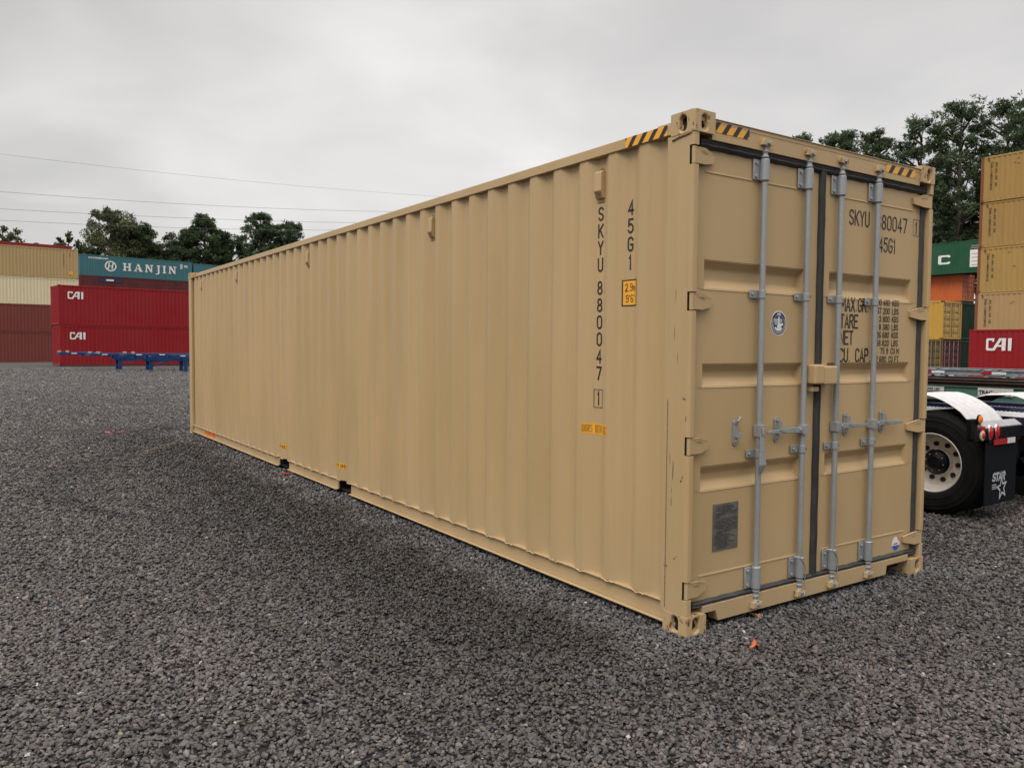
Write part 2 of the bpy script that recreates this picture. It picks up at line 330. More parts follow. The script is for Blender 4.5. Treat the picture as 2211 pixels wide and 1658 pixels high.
# ------------------------------------------------------------------ lettering
def arc(cx, cy, rx, ry, a0, a1, n=7):
    return [(cx+rx*math.cos(R(a0+(a1-a0)*i/n)), cy+ry*math.sin(R(a0+(a1-a0)*i/n))) for i in range(n+1)]
G = {
 'S': [arc(.5, .76, .5, .24, 20, 180, 6)[:-1]+[(0, .70), (.12, .58), (.88, .42), (1, .30)]+arc(.5, .24, .5, .24, 0, -160, 6)],
 'K': [[(0, 0), (0, 1)], [(1, 1), (.05, .42)], [(.33, .58), (1, 0)]], 'Y': [[(0, 1), (.5, .48), (1, 1)], [(.5, .48), (.5, 0)]],
 'U': [[(0, 1)]+arc(.5, .24, .5, .24, 180, 360, 8)+[(1, 1)]],
 '8': [arc(.5, .76, .44, .24, 0, 360, 12), arc(.5, .26, .5, .26, 0, 360, 12)],
 '0': [arc(.5, .76, .5, .24, 0, 180, 7)+arc(.5, .24, .5, .24, 180, 360, 7)+[(1, .76)]],
 '4': [[(.74, 0), (.74, 1), (0, .28), (1, .28)]], '7': [[(0, 1), (1, 1), (.35, 0)]], '1': [[(.2, .82), (.55, 1), (.55, 0)]],
 '5': [[(.92, 1), (.1, 1), (.05, .56)]+arc(.45, .32, .53, .32, 115, -150, 9)], '6': [arc(.5, .76, .5, .24, 20, 180, 6)+[(0, .3)]+arc(.5, .27, .5, .27, 180, 0, 7)+arc(.5, .27, .5, .27, 0, -180, 7)],
 '9': [arc(.5, .24, .5, .24, -160, 0, 6)+[(1, .7)]+arc(.5, .73, .5, .27, 0, 360, 12)],
 '2': [arc(.5, .74, .48, .26, 170, -20, 7)+[(.02, .0), (1, 0)]], '3': [arc(.45, .75, .48, .25, 160, -90, 7), arc(.45, .26, .53, .26, 90, -160, 8)],
 'G': [arc(.5, .76, .5, .24, 15, 180, 6)+arc(.5, .24, .5, .24, 180, 360, 7)+[(1, .46), (.55, .46)]],
 'C': [arc(.5, .76, .5, .24, 15, 180, 6)+arc(.5, .24, .5, .24, 180, 345, 6)],
 'M': [[(0, 0), (0, 1), (.5, .35), (1, 1), (1, 0)]], 'A': [[(0, 0), (.5, 1), (1, 0)], [(.17, .3), (.83, .3)]], 'X': [[(0, 0), (1, 1)], [(0, 1), (1, 0)]],
 'R': [[(0, 0), (0, 1), (.6, 1)]+arc(.6, .76, .4, .24, 90, -90, 6)+[(0, .52)], [(.5, .52), (1, 0)]],
 'P': [[(0, 0), (0, 1), (.6, 1)]+arc(.6, .74, .4, .26, 90, -90, 6)+[(0, .48)]],
 'B': [[(0, 0), (0, 1), (.6, 1)]+arc(.55, .77, .4, .23, 80, -90, 6)+[(0, .54)], [(.5, .54)]+arc(.58, .27, .42, .27, 80, -90, 6)+[(0, 0)]],
 'D': [[(0, 0), (0, 1), (.5, 1)]+arc(.5, .74, .5, .26, 80, 0, 4)+arc(.5, .26, .5, .26, 0, -90, 4)+[(0, 0)]],
 'O': [arc(.5, .76, .5, .24, 0, 180, 7)+arc(.5, .24, .5, .24, 180, 360, 7)+[(1, .76)]],
 'T': [[(0, 1), (1, 1)], [(.5, 1), (.5, 0)]], 'E': [[(1, 1), (0, 1), (0, 0), (1, 0)], [(0, .52), (.8, .52)]], 'N': [[(0, 0), (0, 1), (1, 0), (1, 1)]],
 'L': [[(0, 1), (0, 0), (1, 0)]], 'H': [[(0, 0), (0, 1)], [(1, 0), (1, 1)], [(0, .5), (1, .5)]], 'I': [[(.5, 0), (.5, 1)]], 'F': [[(0, 0), (0, 1), (1, 1)], [(0, .52), (.8, .52)]],
 'W': [[(0, 1), (.25, 0), (.5, .8), (.75, 0), (1, 1)]], 'm': [[(0, 0), (0, .6)], [(0, .5)]+arc(.27, .45, .23, .15, 150, 0, 4)+[(.5, 0)], [(.5, .45)]+arc(.77, .45, .23, .15, 150, 0, 4)+[(1, 0)]],
 "'": [[(.5, 1), (.5, .8)]], '"': [[(.3, 1), (.3, .8)], [(.8, 1), (.8, .8)]], ',': [[(.5, .06), (.35, -.12)]], '.': [[(.5, 0), (.5, .07)]],
}
def glyph(mb, ch, x, y, w, h, t, place, mi=0, slant=0, step=.0002):
    """stroke letter: every stroke a mitred ribbon of width t; place(a, b, lift) gives the 3-D point"""
    for si, st in enumerate(G.get(ch, [])):
        p = [Vector((x+(q[0]*w)+slant*q[1]*h, y+t/2+q[1]*(h-t))) for q in st]
        closed = (p[0]-p[-1]).length < 1e-5
        L = []; Rr = []; n = len(p)
        for i in range(n):
            a = p[i-1] if i else (p[-2] if closed else None); b = p[i+1] if i < n-1 else (p[1] if closed else None)
            d1 = (p[i]-a).normalized() if a is not None else None; d2 = (b-p[i]).normalized() if b is not None else None
            d1 = d1 or d2; d2 = d2 or d1
            n1 = Vector((-d1.y, d1.x)); n2 = Vector((-d2.y, d2.x)); m = (n1+n2)
            m = m.normalized() if m.length > 1e-4 else n1
            k = min(2.2, 1/max(.2, m.dot(n1))); off = m*(t/2*k); c = p[i].copy()
            if not closed and i == 0: c = c-d2*(t/2 if ch not in '.,' else 0)
            if not closed and i == n-1: c = c+d1*(t/2 if ch not in '.,' else 0)
            L.append(c+off); Rr.append(c-off)
        for i in range(n-1):
            q = [L[i], Rr[i], Rr[i+1], L[i+1]]
            mb.face([place(v.x, v.y, si*step) for v in q], mi)
def letters(mb, s, x, y, w, h, t, gap, place, mi=0, slant=0):
    for ch in s:
        if ch == ' ': x += w*.9+gap; continue
        ww = w*.35 if ch in "I'.,\"" else w*.55 if ch == '1' else (w*1.3 if ch in 'mMW' else w)
        glyph(mb, ch, x, y, ww, h, t, place, mi, slant); x += ww+gap
    return x
def text_width(s, w, gap):
    return sum((w*.9 if c == ' ' else (w*.35 if c in "I'.,\"" else w*.55 if c == '1' else (w*1.3 if c in 'mMW' else w)))+gap for c in s)-gap

def font_mesh(mb, s, size, place, bold=0.0, xs=1.0, mi=0, align='LEFT', spacing=1.0):
    cu = bpy.data.curves.new('t', 'FONT'); cu.body = s; cu.size = size; cu.offset = bold; cu.align_x = align; cu.resolution_u = 2; cu.space_character = spacing
    o = bpy.data.objects.new('t', cu); COL.objects.link(o); bpy.context.view_layer.update()
    me = o.to_mesh(); vs = [place(v.co.x*xs, v.co.y, 0) for v in me.vertices]; fs = [tuple(p.vertices) for p in me.polygons]
    mb.raw(vs, fs, mi); o.to_mesh_clear(); bpy.data.objects.remove(o); bpy.data.curves.remove(cu)

# ================================================================== the big tan container
L_, W_, H_ = 12.192, 2.438, 2.896
BOX = thing('shipping_container', (0, 0, 0), 0, 'large new tan container with grey door lock rods, alone in the foreground', 'shipping container')
PIT = 0.276; CEN0 = 0.541; XO, XI = 0.014, 0.050
def sidex(y):
    if y < .265+.034: return XI if y > .205 else .004
    if y > 11.86: return XI if y < 12.0 else .004
    q = ((y-CEN0) % PIT)
    q = min(q, PIT-q)
    if q <= .034: return XI
    if q >= .102: return XO
    return XI+(XO-XI)*(q-.034)/.068
def side_breaks():
    ys = [.205]; y = CEN0-PIT
    while y < 12.0:
        for d in (-.102, -.034, .034, .102):
            v = y+d
            if .206 < v < 11.99 and v > .29: ys.append(round(v, 4))
        y += PIT
    ys.append(12.0); return sorted(set(ys))
YB = side_breaks()
def side_panel(flip):
    mb = MB(); z0, z1 = .160, 2.795
    X = (lambda x: x) if not flip else (lambda x: W_-x)
    zs = [z0, .7, 1.4, 2.1, z1]
    prof = []                                     # softened folds
    for a in YB:
        if a in (YB[0], YB[-1]): prof.append((a, XI)); continue
        r = .0055
        for d in (-r, 0, r):
            x = (sidex(a-r)+sidex(a+r)+2*sidex(a))/4 if d == 0 else sidex(a+d)
            prof.append((a+d, x))
    n = len(prof); vs = [(X(x), y, z) for z in zs for (y, x) in prof]
    fs = [(j*n+i, j*n+i+1, (j+1)*n+i+1, (j+1)*n+i) for j in range(len(zs)-1) for i in range(n-1)]
    mb.raw(vs, fs)
    # bottom return of the sheet, so that the panel has its overhang above the rail
    m0 = [(X(x), y, z0) for y, x in prof]; m1 = [(X(.052), y, z0) for y, x in prof]
    mb.raw(m0+m1, [(i, i+1, n+i+1, n+i) for i in range(n-1)])
    for k in range(-1, 42):                       # weld beads along the foot of the panel
        yc = CEN0+PIT*k+PIT/2
        if yc < .3 or yc > 11.9: continue
        pts = [(X(XO+.002+random.uniform(-.002, .002)), yc-.05+.02*i, .158+.004*math.sin(i*1.9+k)) for i in range(6)]
        mb.tube(pts, [.003, .006, .005, .007, .005, .003], 6)
    return mb.build('side_panel', M['tan'], BOX, smooth=True, ang=60, fixn=False)
side_panel(False); side_panel(True)
# rails
def side_rails(flip):
    X = (lambda x: x) if not flip else (lambda x: W_-x)
    def bx(mb, a, b, *r, **k): p, q = sorted((X(a), X(b))); mb.box(p, q, *r, **k)
    mb = MB(); bx(mb, .004, .064, .178, 12.014, 2.790, 2.852)
    mb.build('top_rail', M['tan_plain'], BOX, bevel=.004)
    mb = MB()
    for y0, y1 in ((.178, 4.80), (5.15, 6.79), (7.18, 12.014)):
        bx(mb, .038, .052, y0, y1, .052, .158); bx(mb, .006, .0375, y0, y1, .045, .053); bx(mb, .014, .110, y0, y1, .1585, .166)
    mb.build('bottom_rail', M['tan_plain'], BOX, bevel=.002)
side_rails(False); side_rails(True)
mb = MB()                                        # underside: floor, cross members, fork pockets
mb.box(.056, 2.382, .1, 12.1, .150, .158); mb.build('floor_pan', M['black'], BOX); mb = MB()
for k in range(30):
    y = .5+k*.39
    if 4.7 < y < 5.25 or 6.7 < y < 7.25: continue
    mb.box(.056, 2.382, y, y+.045, .05, .149)
for y in (4.78, 5.152, 6.77, 7.182): mb.box(.053, 2.385, y, y+.018, .05, .149)
mb.build('cross_member', M['black'], BOX)
mb = MB()
for y0, y1 in ((4.80, 5.15), (6.79, 7.18)): mb.box(.06, 2.378, y0+.003, y1-.003, .048, .053)
mb.build('fork_pocket', M['black'], BOX)

# roof
mb = MB(); n = 86; vs = []; 
for i in range(n+1):
    y = .3+(12.192-.6)*i/n; z = 2.852+(.012 if (i//2) % 2 else 0)
    vs += [(.05, y, z), (W_-.05, y, z)]
mb.raw(vs, [(2*i, 2*i+1, 2*i+3, 2*i+2) for i in range(n)]); mb.box(.03, W_-.03, .02, .31, 2.845, 2.868); mb.box(.03, W_-.03, 11.88, 12.17, 2.845, 2.868)
mb.build('roof', M['tan'], BOX)
# front end wall
mb = MB(); n = 11; xs = []
for k in range(9):
    c = .2+k*.255
    xs += [(c-.09, 12.17), (c-.03, 12.17), (c+.03, 12.13), (c+.10, 12.13)]
vs = [(x, y, z) for z in (.12, 2.80) for x, y in [(.05, 12.17)]+xs+[(W_-.05, 12.17)]]; n = len(vs)//2
mb.raw(vs, [(i, i+1, n+i+1, n+i) for i in range(n-1)]); mb.box(.15, W_-.15, 12.12, 12.175, .03, .13); mb.box(.15, W_-.15, 12.12, 12.175, 2.79, 2.87)
mb.build('end_wall', M['tan'], BOX)

# corner posts, hinge slots backed by black plates that stand for their shade
HZ = [2.655, 1.865, 1.068, 0.262]; HH = .052
def post(flip):
    X = (lambda x: x) if not flip else (lambda x: W_-x)
    def bx(mb, a, b, *r, **k): p, q = sorted((X(a), X(b))); mb.box(p, q, *r, **k)
    mb = MB(); segs = []; z = .118
    for h in sorted(HZ): segs.append((z, h-HH)); z = h+HH
    segs.append((z, 2.778))
    def rc(cx, cy, r, a0, a1): return [(cx+r*math.cos(R(a0+(a1-a0)*k/5)), cy+r*math.sin(R(a0+(a1-a0)*k/5))) for k in range(6)]
    front = [(.003, .0366)]+rc(.017, .018, .014, 180, 270)+rc(.039, .011, .007, 270, 360)+[(.046, .0366)]
    back = [(.003, .0364), (.046, .0364), (.046, .085), (.088, .085), (.088, .2055)]+rc(.010, .1985, .007, 90, 180)
    for a, b in segs: mb.prism([(X(p), q) for p, q in front], 2, a, b)
    mb.prism([(X(p), q) for p, q in back], 2, .118, 2.778)
    o = mb.build('corner_post', M['tan_post'], BOX, smooth=True, ang=35)
    mb = MB()
    for h in HZ: bx(mb, .0045, .0445, .0335, .0362, h-HH+.002, h+HH-.002)
    mb.build('hinge_slot_shade', M['black'], BOX)
    return o
post(False); post(True)
mb = MB()
for X in (lambda x: x, lambda x: W_-x):
    p, q = sorted((X(.003), X(.05))); mb.box(p, q, 12.0, 12.188, .118, 2.778)
    mb2 = MB(); mb2.box(p, q, 12.0, 12.188, .118, 2.778); mb2.build('corner_post', M['tan_post'], BOX, bevel=.010, seg=3)
# vertical seam and weld line on the near post
mb = MB(); mb.tube([(.002, .168, .14), (.0025, .169, 1.0), (.002, .168, 1.32)], .0028, 6); mb.tube([(.001, .02, 2.772), (.001, .06, 2.768), (0, .11, 2.764), (.001, .165, 2.755)], [.004, .007, .006, .007], 6)
mb.build('weld_seam', M['weld'], BOX, smooth=True)

# corner castings with real stadium holes
def stadium(rx, ry, n=20):
    pts = []
    for i in range(n):
        a = 2*math.pi*i/n; c, s = math.cos(a), math.sin(a)
        if ry > rx: pts.append((rx*c, (ry-rx)*(1 if s > 0 else -1 if s < 0 else 0)+rx*s) if abs(s) > 1e-6 else (rx*c, 0))
        else: pts.append(((rx-ry)*(1 if c > 0 else -1)+ry*c, ry*s) if abs(c) > 1e-6 else (0, ry*s))
    return pts
def casting(cx, cy, z0, sx, sy, top):
    """outer corner at (cx, cy); body extends by sx, sy (signs) inward"""
    mb = MB(); DX, DY, DZ = .162, .178, .118
    def P(a, b, c): return (cx+sx*a, cy+sy*b, z0+c)
    def holed(f, w, h, hc, hr, depth):
        n = 32; hole = stadium(hr[0], hr[1], n); rect = []
        for i, (u, v) in enumerate(hole):
            a = math.atan2(v, u) if (u or v) else 0
            c, s = math.cos(a), math.sin(a); d = (u, v)
            L = math.hypot(u, v); c, s = u/L, v/L
            k = 1e9
            if c > 1e-9: k = min(k, (w-hc[0])/c)
            if c < -1e-9: k = min(k, -hc[0]/c)
            if s > 1e-9: k = min(k, (h-hc[1])/s)
            if s < -1e-9: k = min(k, -hc[1]/s)
            rect.append((hc[0]+c*k, hc[1]+s*k))
        # move nearest ring points to the corners
        for cr in ((0, 0), (w, 0), (w, h), (0, h)):
            j = min(range(n), key=lambda i: (rect[i][0]-cr[0])**2+(rect[i][1]-cr[1])**2); rect[j] = cr
        hl = [(hc[0]+u, hc[1]+v) for u, v in hole]; h2 = [(hc[0]+u*.88, hc[1]+v*.9) for u, v in hole]
        vs = [f(a, b, 0) for a, b in rect]+[f(a, b, 0) for a, b in hl]+[f(a, b, depth) for a, b in h2]
        fs = [(i, (i+1) % n, n+(i+1) % n, n+i) for i in range(n)]+[(n+i, n+(i+1) % n, 2*n+(i+1) % n, 2*n+i) for i in range(n)]
        mb.raw(vs, fs)
        mb.raw([f(a, b, depth) for a, b in h2], [tuple(range(n))], 1)
    hz = .062 if not top else .055
    holed(lambda a, b, d: P(d, a, b), DY, DZ, (.089, hz), (.027, .045), .030)      # long side face
    holed(lambda a, b, d: P(a, d, b), DX, DZ, (.081, hz), (.025, .042), .030)      # end face
    tz = DZ if top else 0
    holed(lambda a, b, d: P(a, b, tz-d if top else tz+d), DX, DY, (.081, .089), (.030, .058), .026)
    tz = 0 if top else DZ
    mb.face([P(0, 0, tz), P(DX, 0, tz), P(DX, DY, tz), P(0, DY, tz)])
    mb.face([P(DX, 0, 0), P(DX, DY, 0), P(DX, DY, DZ), P(DX, 0, DZ)]); mb.face([P(0, DY, 0), P(DX, DY, 0), P(DX, DY, DZ), P(0, DY, DZ)])
    bm = bmesh.new(); me = bpy.data.meshes.new('corner_casting'); me.from_pydata(mb.v, [], mb.f); me.polygons.foreach_set('material_index', mb.m); bm.from_mesh(me)
    bmesh.ops.remove_doubles(bm, verts=bm.verts, dist=.0004); bmesh.ops.recalc_face_normals(bm, faces=bm.faces)
    bm.to_mesh(me); bm.free(); me.materials.append(M['tan_rust']); me.materials.append(M['black'])
    o = bpy.data.objects.new('corner_casting', me); COL.objects.link(o); o.parent = BOX
    b = o.modifiers.new('bevel', 'BEVEL'); b.width = .011; b.segments = 3; b.limit_method = 'ANGLE'; b.angle_limit = R(50)
    return o
for cx, sx in ((0, 1), (W_, -1)):
    for cy, sy in ((0, 1), (L_, -1)):
        casting(cx, cy, 0, sx, sy, False); casting(cx, cy, H_-.118, sx, sy, True)

# header and sill of the door end
mb = MB(); mb.box(.1625, W_-.1625, .022, .115, 2.755, 2.866); mb.box(.1625, W_-.1625, .014, .1, 2.8665, 2.872)
mb.build('door_header', M['tan_plain'], BOX, bevel=.004)
mb = MB(); mb.prism([(.1625, .108), (.270, .108), (.292, .046), (2.000, .046), (2.012, .108), (W_-.1625, .108), (W_-.1625, .150), (.1625, .150)], 1, .026, .10)
mb.build('door_sill', M['tan_post'], BOX, bevel=.003)
mb = MB(); mb.box(.1625, .29, .101, .16, .05, .145); mb.box(2.002, W_-.1625, .101, .16, .05, .145); mb.build('sill_recess', M['black'], BOX)

# door leaves
YD = .055
RIBS = [(2.097, 1.945), (1.518, 1.395), (.938, .806)]
def door_leaf(x0, x1, rx0, rx1, name):
    mb = MB(); zb, zt = .168, 2.752; dp = .038
    def q(a, b, c, d): mb.face([(a, YD, c), (b, YD, c), (b, YD, d), (a, YD, d)])
    z = zt
    for (t, b) in RIBS:
        q(x0, x1, t, z); q(x0, rx0, b, t); q(rx1, x1, b, t)
        a0, a1 = rx0+.016, rx1-.016; tt, bb = t-.040, b+.046; y = YD+dp
        mb.face([(rx0, YD, t), (rx1, YD, t), (a1, y, tt), (a0, y, tt)]); mb.face([(a0, y, tt), (a1, y, tt), (a1, y, bb), (a0, y, bb)])
        mb.face([(a0, y, bb), (a1, y, bb), (rx1, YD, b), (rx0, YD, b)]); mb.face([(rx0, YD, t), (a0, y, tt), (a0, y, bb), (rx0, YD, b)]); mb.face([(rx1, YD, t), (a1, y, tt), (a1, y, bb), (rx1, YD, b)])
        z = b
    q(x0, x1, zb, z)
    for f in ([(x0, 1), (x0, 0)], ): pass
    mb.face([(x0, YD, zb), (x0, .105, zb), (x0, .105, zt), (x0, YD, zt)]); mb.face([(x1, YD, zb), (x1, .105, zb), (x1, .105, zt), (x1, YD, zt)])
    mb.face([(x0, .105, zb), (x1, .105, zb), (x1, .105, zt), (x0, .105, zt)]); mb.face([(x0, YD, zt), (x1, YD, zt), (x1, .105, zt), (x0, .105, zt)]); mb.face([(x0, YD, zb), (x1, YD, zb), (x1, .105, zb), (x0, .105, zb)])
    bm = bmesh.new(); me = bpy.data.meshes.new(name); me.from_pydata(mb.v, [], mb.f); bm.from_mesh(me)
    bmesh.ops.remove_doubles(bm, verts=bm.verts, dist=.0005); bmesh.ops.recalc_face_normals(bm, faces=bm.faces); bm.to_mesh(me); bm.free()
    me.materials.append(M['tan_plain'])
    o = bpy.data.objects.new(name, me); COL.objects.link(o); o.parent = BOX
    b = o.modifiers.new('bevel', 'BEVEL'); b.width = .009; b.segments = 3; b.limit_method = 'ANGLE'; b.angle_limit = R(25)
    # pressed crease lines above and below the ribs
    c = MB()
    for zc in (2.587, .318):
        c.prism([(YD-.0045, zc-.004), (YD+.001, zc-.009), (YD+.001, zc+.006), (YD-.003, zc+.004)], 0, rx0-.002, rx1+.002)
    c.build('door_crease', M['tan_plain'], o)
    return o
DL = door_leaf(.092, 1.172, .150, 1.040, 'door'); DR = door_leaf(1.226, 2.347, 1.300, 2.252, 'door')

# gaskets
def hstrip(x0, x1, z, h, name='gasket'):
    n = 22; mb = MB(); prof = [(.052, -h/2), (.040, -h/2+.004), (.030, -h*.18), (.036, -h*.05), (.029, h*.22), (.042, h/2-.003), (.053, h/2)]
    vs = []; 
    for i in range(n+1):
        x = x0+(x1-x0)*i/n; wob = .0022*math.sin(i*2.3+z*9)
        vs += [(x, py+.0012*math.sin(i*1.7), z+pz+wob) for py, pz in prof]
    k = len(prof); mb.raw(vs, [(i*k+j, i*k+j+1, (i+1)*k+j+1, (i+1)*k+j) for i in range(n) for j in range(k-1)]+[tuple(range(k)), tuple(range(n*k, n*k+k))])
    return mb
def vstrip(x, wd, z0, z1, y=.032):
    n = 30; mb = MB(); prof = [(-wd/2, .056), (-wd/2+.003, y+.008), (-wd*.18, y), (0, y+.007), (wd*.2, y), (wd/2-.003, y+.008), (wd/2, .056)]
    vs = []
    for i in range(n+1):
        z = z0+(z1-z0)*i/n; wob = .0018*math.sin(i*1.9+x*7)
        vs += [(x+px+wob, py, z) for px, py in prof]
    k = len(prof); mb.raw(vs, [(i*k+j, i*k+j+1, (i+1)*k+j+1, (i+1)*k+j) for i in range(n) for j in range(k-1)])
    return mb
for par, x0, x1, xv in ((DL, .088, 1.20, None), (DR, 1.203, 2.388, 2.366)):
    hstrip(x0, x1, 2.735, .056).build('gasket', M['rubber'], par, smooth=True, ang=50)
    hstrip(x0, x1, .158, .042).build('gasket', M['rubber'], par, smooth=True, ang=50)
    if xv: vstrip(xv, .044, .18, 2.715, .036).build('gasket', M['rubber'], par, smooth=True, ang=50)
vstrip(1.184, .026, .172, 2.772, .028).build('gasket', M['rubber'], DL, smooth=True, ang=50)
vstrip(1.212, .028, .170, 2.768, .033).build('gasket', M['rubber'], DR, smooth=True, ang=50)
mb = MB(); mb.box(1.158, 1.238, .026, .05, 2.758, 2.776); mb.build('gasket_flap', M['rubber'], DL, bevel=.006)

# hinges
for par, sg, X0 in ((DL, 1, 0.0), (DR, -1, W_)):
    for h in HZ:
        g = MB(); X = lambda a: X0+sg*a
        g.tube([(X(.0215), .021, h-.047), (X(.0215), .021, h+.047)], .0125, 14)
        pts = [(.020, h-.044), (.105, h-.044), (.198, h-.026), (.205, h+.018), (.105, h+.044), (.020, h+.044)]
        a = [(X(p[0]), .012 if p[0] < .15 else .038, p[1]) for p in pts]; b = [(X(p[0]), .030 if p[0] < .15 else .056, p[1]) for p in pts]
        n = len(pts); g.raw(a+b, [tuple(range(n)), tuple(range(n, 2*n))]+[(i, (i+1) % n, n+(i+1) % n, n+i) for i in range(n)])
        g.tube([(X(.07), .0105, h+.03), (X(.13), .022, h+.018)], .0022, 6)
        g.build('hinge', M['tan_plain'], par, smooth=True, bevel=.003)

# locking bars
RODX = [.613, 1.028, 1.367, 1.775]; YR = .024
def locking_bar(x, i):
    mb = MB(); mb.tube([(x, YR, .30), (x, YR, 2.60)], .0175, 20)
    rod = mb.build('locking_bar', M['galv'], BOX, smooth=True)
    def sub(mb, name, mat='galv', bev=.0015): return mb.build(name, M[mat], rod, smooth=True, bevel=bev)
    # tall guide brackets, top and bottom
    for z0, z1 in ((2.583, 2.712), (.178, .315)):
        b = MB(); b.tube([(x, YR, z0), (x, YR, z0+.006), (x, YR, z1-.006), (x, YR, z1)], [.023, .0275, .0275, .023], 22)
        b.box(x-.076, x-.018, YR+.017, YR+.0265, z0+.006, z1-.004)
        sub(b, 'guide_bracket', bev=.003)
        c = MB()
        for zz in (z0+.026, z1-.026): c.tube([(x-.055, YR+.008, zz), (x-.055, YR+.017, zz)], .010, 8)
        sub(c, 'bolt')
        c = MB()
        for zz in (z0+.024, z1-.020):
            ang = -.5; c.tube([(x+.0265*math.sin(.9), YR-.0262*math.cos(.9), zz), (x+.029*math.sin(.9), YR-.029*math.cos(.9), zz)], .0048, 8)
        c.build('drain_hole', M['black'], rod)
    # necks and cams
    for zs, sgn in ((2.716, 1), (.174, -1)):
        pr = [(0, .0215), (.010, .0235), (.016, .0165), (.030, .0165), (.034, .0205), (.044, .0205), (.048, .0145), (.060, .0145), (.064, .020), (.074, .018)]
        b = MB(); b.tube([(x, YR, zs+sgn*t) for t, r in pr], [r for t, r in pr], 18)
        b.prism([(x-.022, -.003), (x+.012, -.006), (x+.024, .010), (x+.010, .026), (x-.020, .022)], 2, zs+sgn*.079, zs+sgn*.093)
        b.tube([(x+.002, .008, zs+sgn*.074), (x+.002, .008, zs+sgn*.102)], .009, 10)
        sub(b, 'cam')
        k = MB(); zk = zs+sgn*.086
        k.prism([(x-.050, zk-.018), (x-.010, zk-.018), (x-.006, zk-.006), (x-.006, zk+.006), (x-.010, zk+.020), (x-.044, zk+.020)], 1, -.002, .0255)
        k.prism([(x+.014, zk-.016), (x+.040, zk-.012), (x+.040, zk+.014), (x+.014, zk+.016)], 1, .000, .0255)
        k.build('cam_keeper', M['tan_rust'], rod, bevel=.004)
    # two saddle clips
    for z in (1.928, .990):
        b = MB(); b.tube([(x, YR, z-.024), (x, YR, z+.024)], .0225, 20); b.box(x-.086, x-.016, YR+.016, YR+.0245, z-.024, z+.024)
        sub(b, 'saddle_clip', bev=.002)
        c = MB(); c.tube([(x-.066, YR+.007, z), (x-.066, YR+.016, z)], .0095, 6); sub(c, 'bolt')
        c = MB(); c.tube([(x+.0205, YR-.0125, z), (x+.0232, YR-.0150, z)], .005, 8); c.build('drain_hole', M['black'], rod)
    return rod
rods = [locking_bar(x, i) for i, x in enumerate(RODX)]
def hook_plate(xk, par):
    b = MB(); b.prism([(xk+u, 1.121+v) for u, v in [(-.021, -.062), (-.012, -.074), (.012, -.074), (.021, -.062), (.021, .060), (.012, .074), (-.012, .074), (-.021, .060)]], 1, .044, .0545)
    b.tube([(xk, .036, 1.175), (xk, .044, 1.175)], .009, 6); b.tube([(xk, .036, 1.068), (xk, .044, 1.068)], .009, 6)
    b.box(xk-.012, xk+.016, .020, .044, 1.092, 1.104); b.box(xk-.012, xk+.016, .013, .0195, 1.092, 1.120)
    o = b.build('handle_retainer', M['galv'], par, bevel=.0015); return o
for par, xk in ((DL, .434), (DL, .806), (DR, 1.511), (DR, 1.925)): hook_plate(xk, par)
def seal_catch(xk, zk, par):
    b = MB(); b.prism([(xk-.012, zk+.012), (xk+.022, zk+.004), (xk+.062, zk-.014), (xk+.058, zk-.026), (xk+.014, zk-.016), (xk-.014, zk-.006)], 1, .010, .018); b.prism([(xk-.012, zk+.010), (xk+.012, zk+.004), (xk+.004, zk+.056), (xk-.010, zk+.056)], 1, .012, .020)
    b.build('seal_catch', M['galv'], par, bevel=.0015)
for par, xk in ((DL, .806), (DR, 1.511), (DR, 1.925)): seal_catch(xk, 1.122, par)
b = MB(); b.tube([(.434, .040, 1.18), (.428, .024, 1.19), (.438, .022, 1.205), (.452, .028, 1.212)], [.008, .007, .009, .006], 8); b.build('seal_catch', M['galv'], DL, smooth=True)
def handle(x, dr, L, rod):
    b = MB(); z = 1.112
    b.box(x-.024, x+.024, -.004, .048, z-.030, z+.030)
    x1 = x+dr*.022; x2 = x+dr*.10; x3 = x+dr*L
    v = lambda a, y0, y1, h0, h1: [(a, y0, h0), (a, y1, h0), (a, y1, h1), (a, y0, h1)]
    r1 = v(x1, .002, .012, z-.020, z+.022); r2 = v(x2, .012, .022, z-.016, z+.018); r3 = v(x3, .016, .024, z-.012, z+.006)
    for p, q in ((r1, r2), (r2, r3)): b.raw(p+q, [(0, 1, 2, 3), (4, 5, 6, 7), (0, 1, 5, 4), (1, 2, 6, 5), (2, 3, 7, 6), (3, 0, 4, 7)])
    b.tube([(x+dr*.045, -.003, z+.002), (x+dr*.045, .03, z+.002)], .009, 10)
    b.build('handle', M['galv'], rod, bevel=.003)
handle(RODX[1], -1, .345, rods[1]); handle(RODX[2], 1, .350, rods[2]); handle(RODX[3], 1, .375, rods[3])
# first handle hangs straight down along its bar
b = MB(); x = RODX[0]; b.box(x-.024, x+.018, -.010, .046, 1.090, 1.160)
b.tube([(x-.012, -.016, 1.145), (x-.012, -.016, 1.105)], .008, 10)
for (w0, z0, y0), (w1, z1, y1) in (((.014, 1.11, -.010), (.022, 1.00, -.016)), ((.022, 1.00, -.016), (.030, .925, -.020)), ((.030, .925, -.020), (.010, .872, -.004))):
    c0, c1 = x-.012, x-.010
    b.raw([(c0-w0, y0, z0), (c0+w0, y0, z0), (c0+w0, y0+.009, z0), (c0-w0, y0+.009, z0), (c1-w1, y1, z1), (c1+w1, y1, z1), (c1+w1, y1+.009, z1), (c1-w1, y1+.009, z1)], [(0, 1, 2, 3), (4, 5, 6, 7), (0, 1, 5, 4), (1, 2, 6, 5), (2, 3, 7, 6), (3, 0, 4, 7)])
b.build('handle', M['galv'], rods[0], bevel=.002)
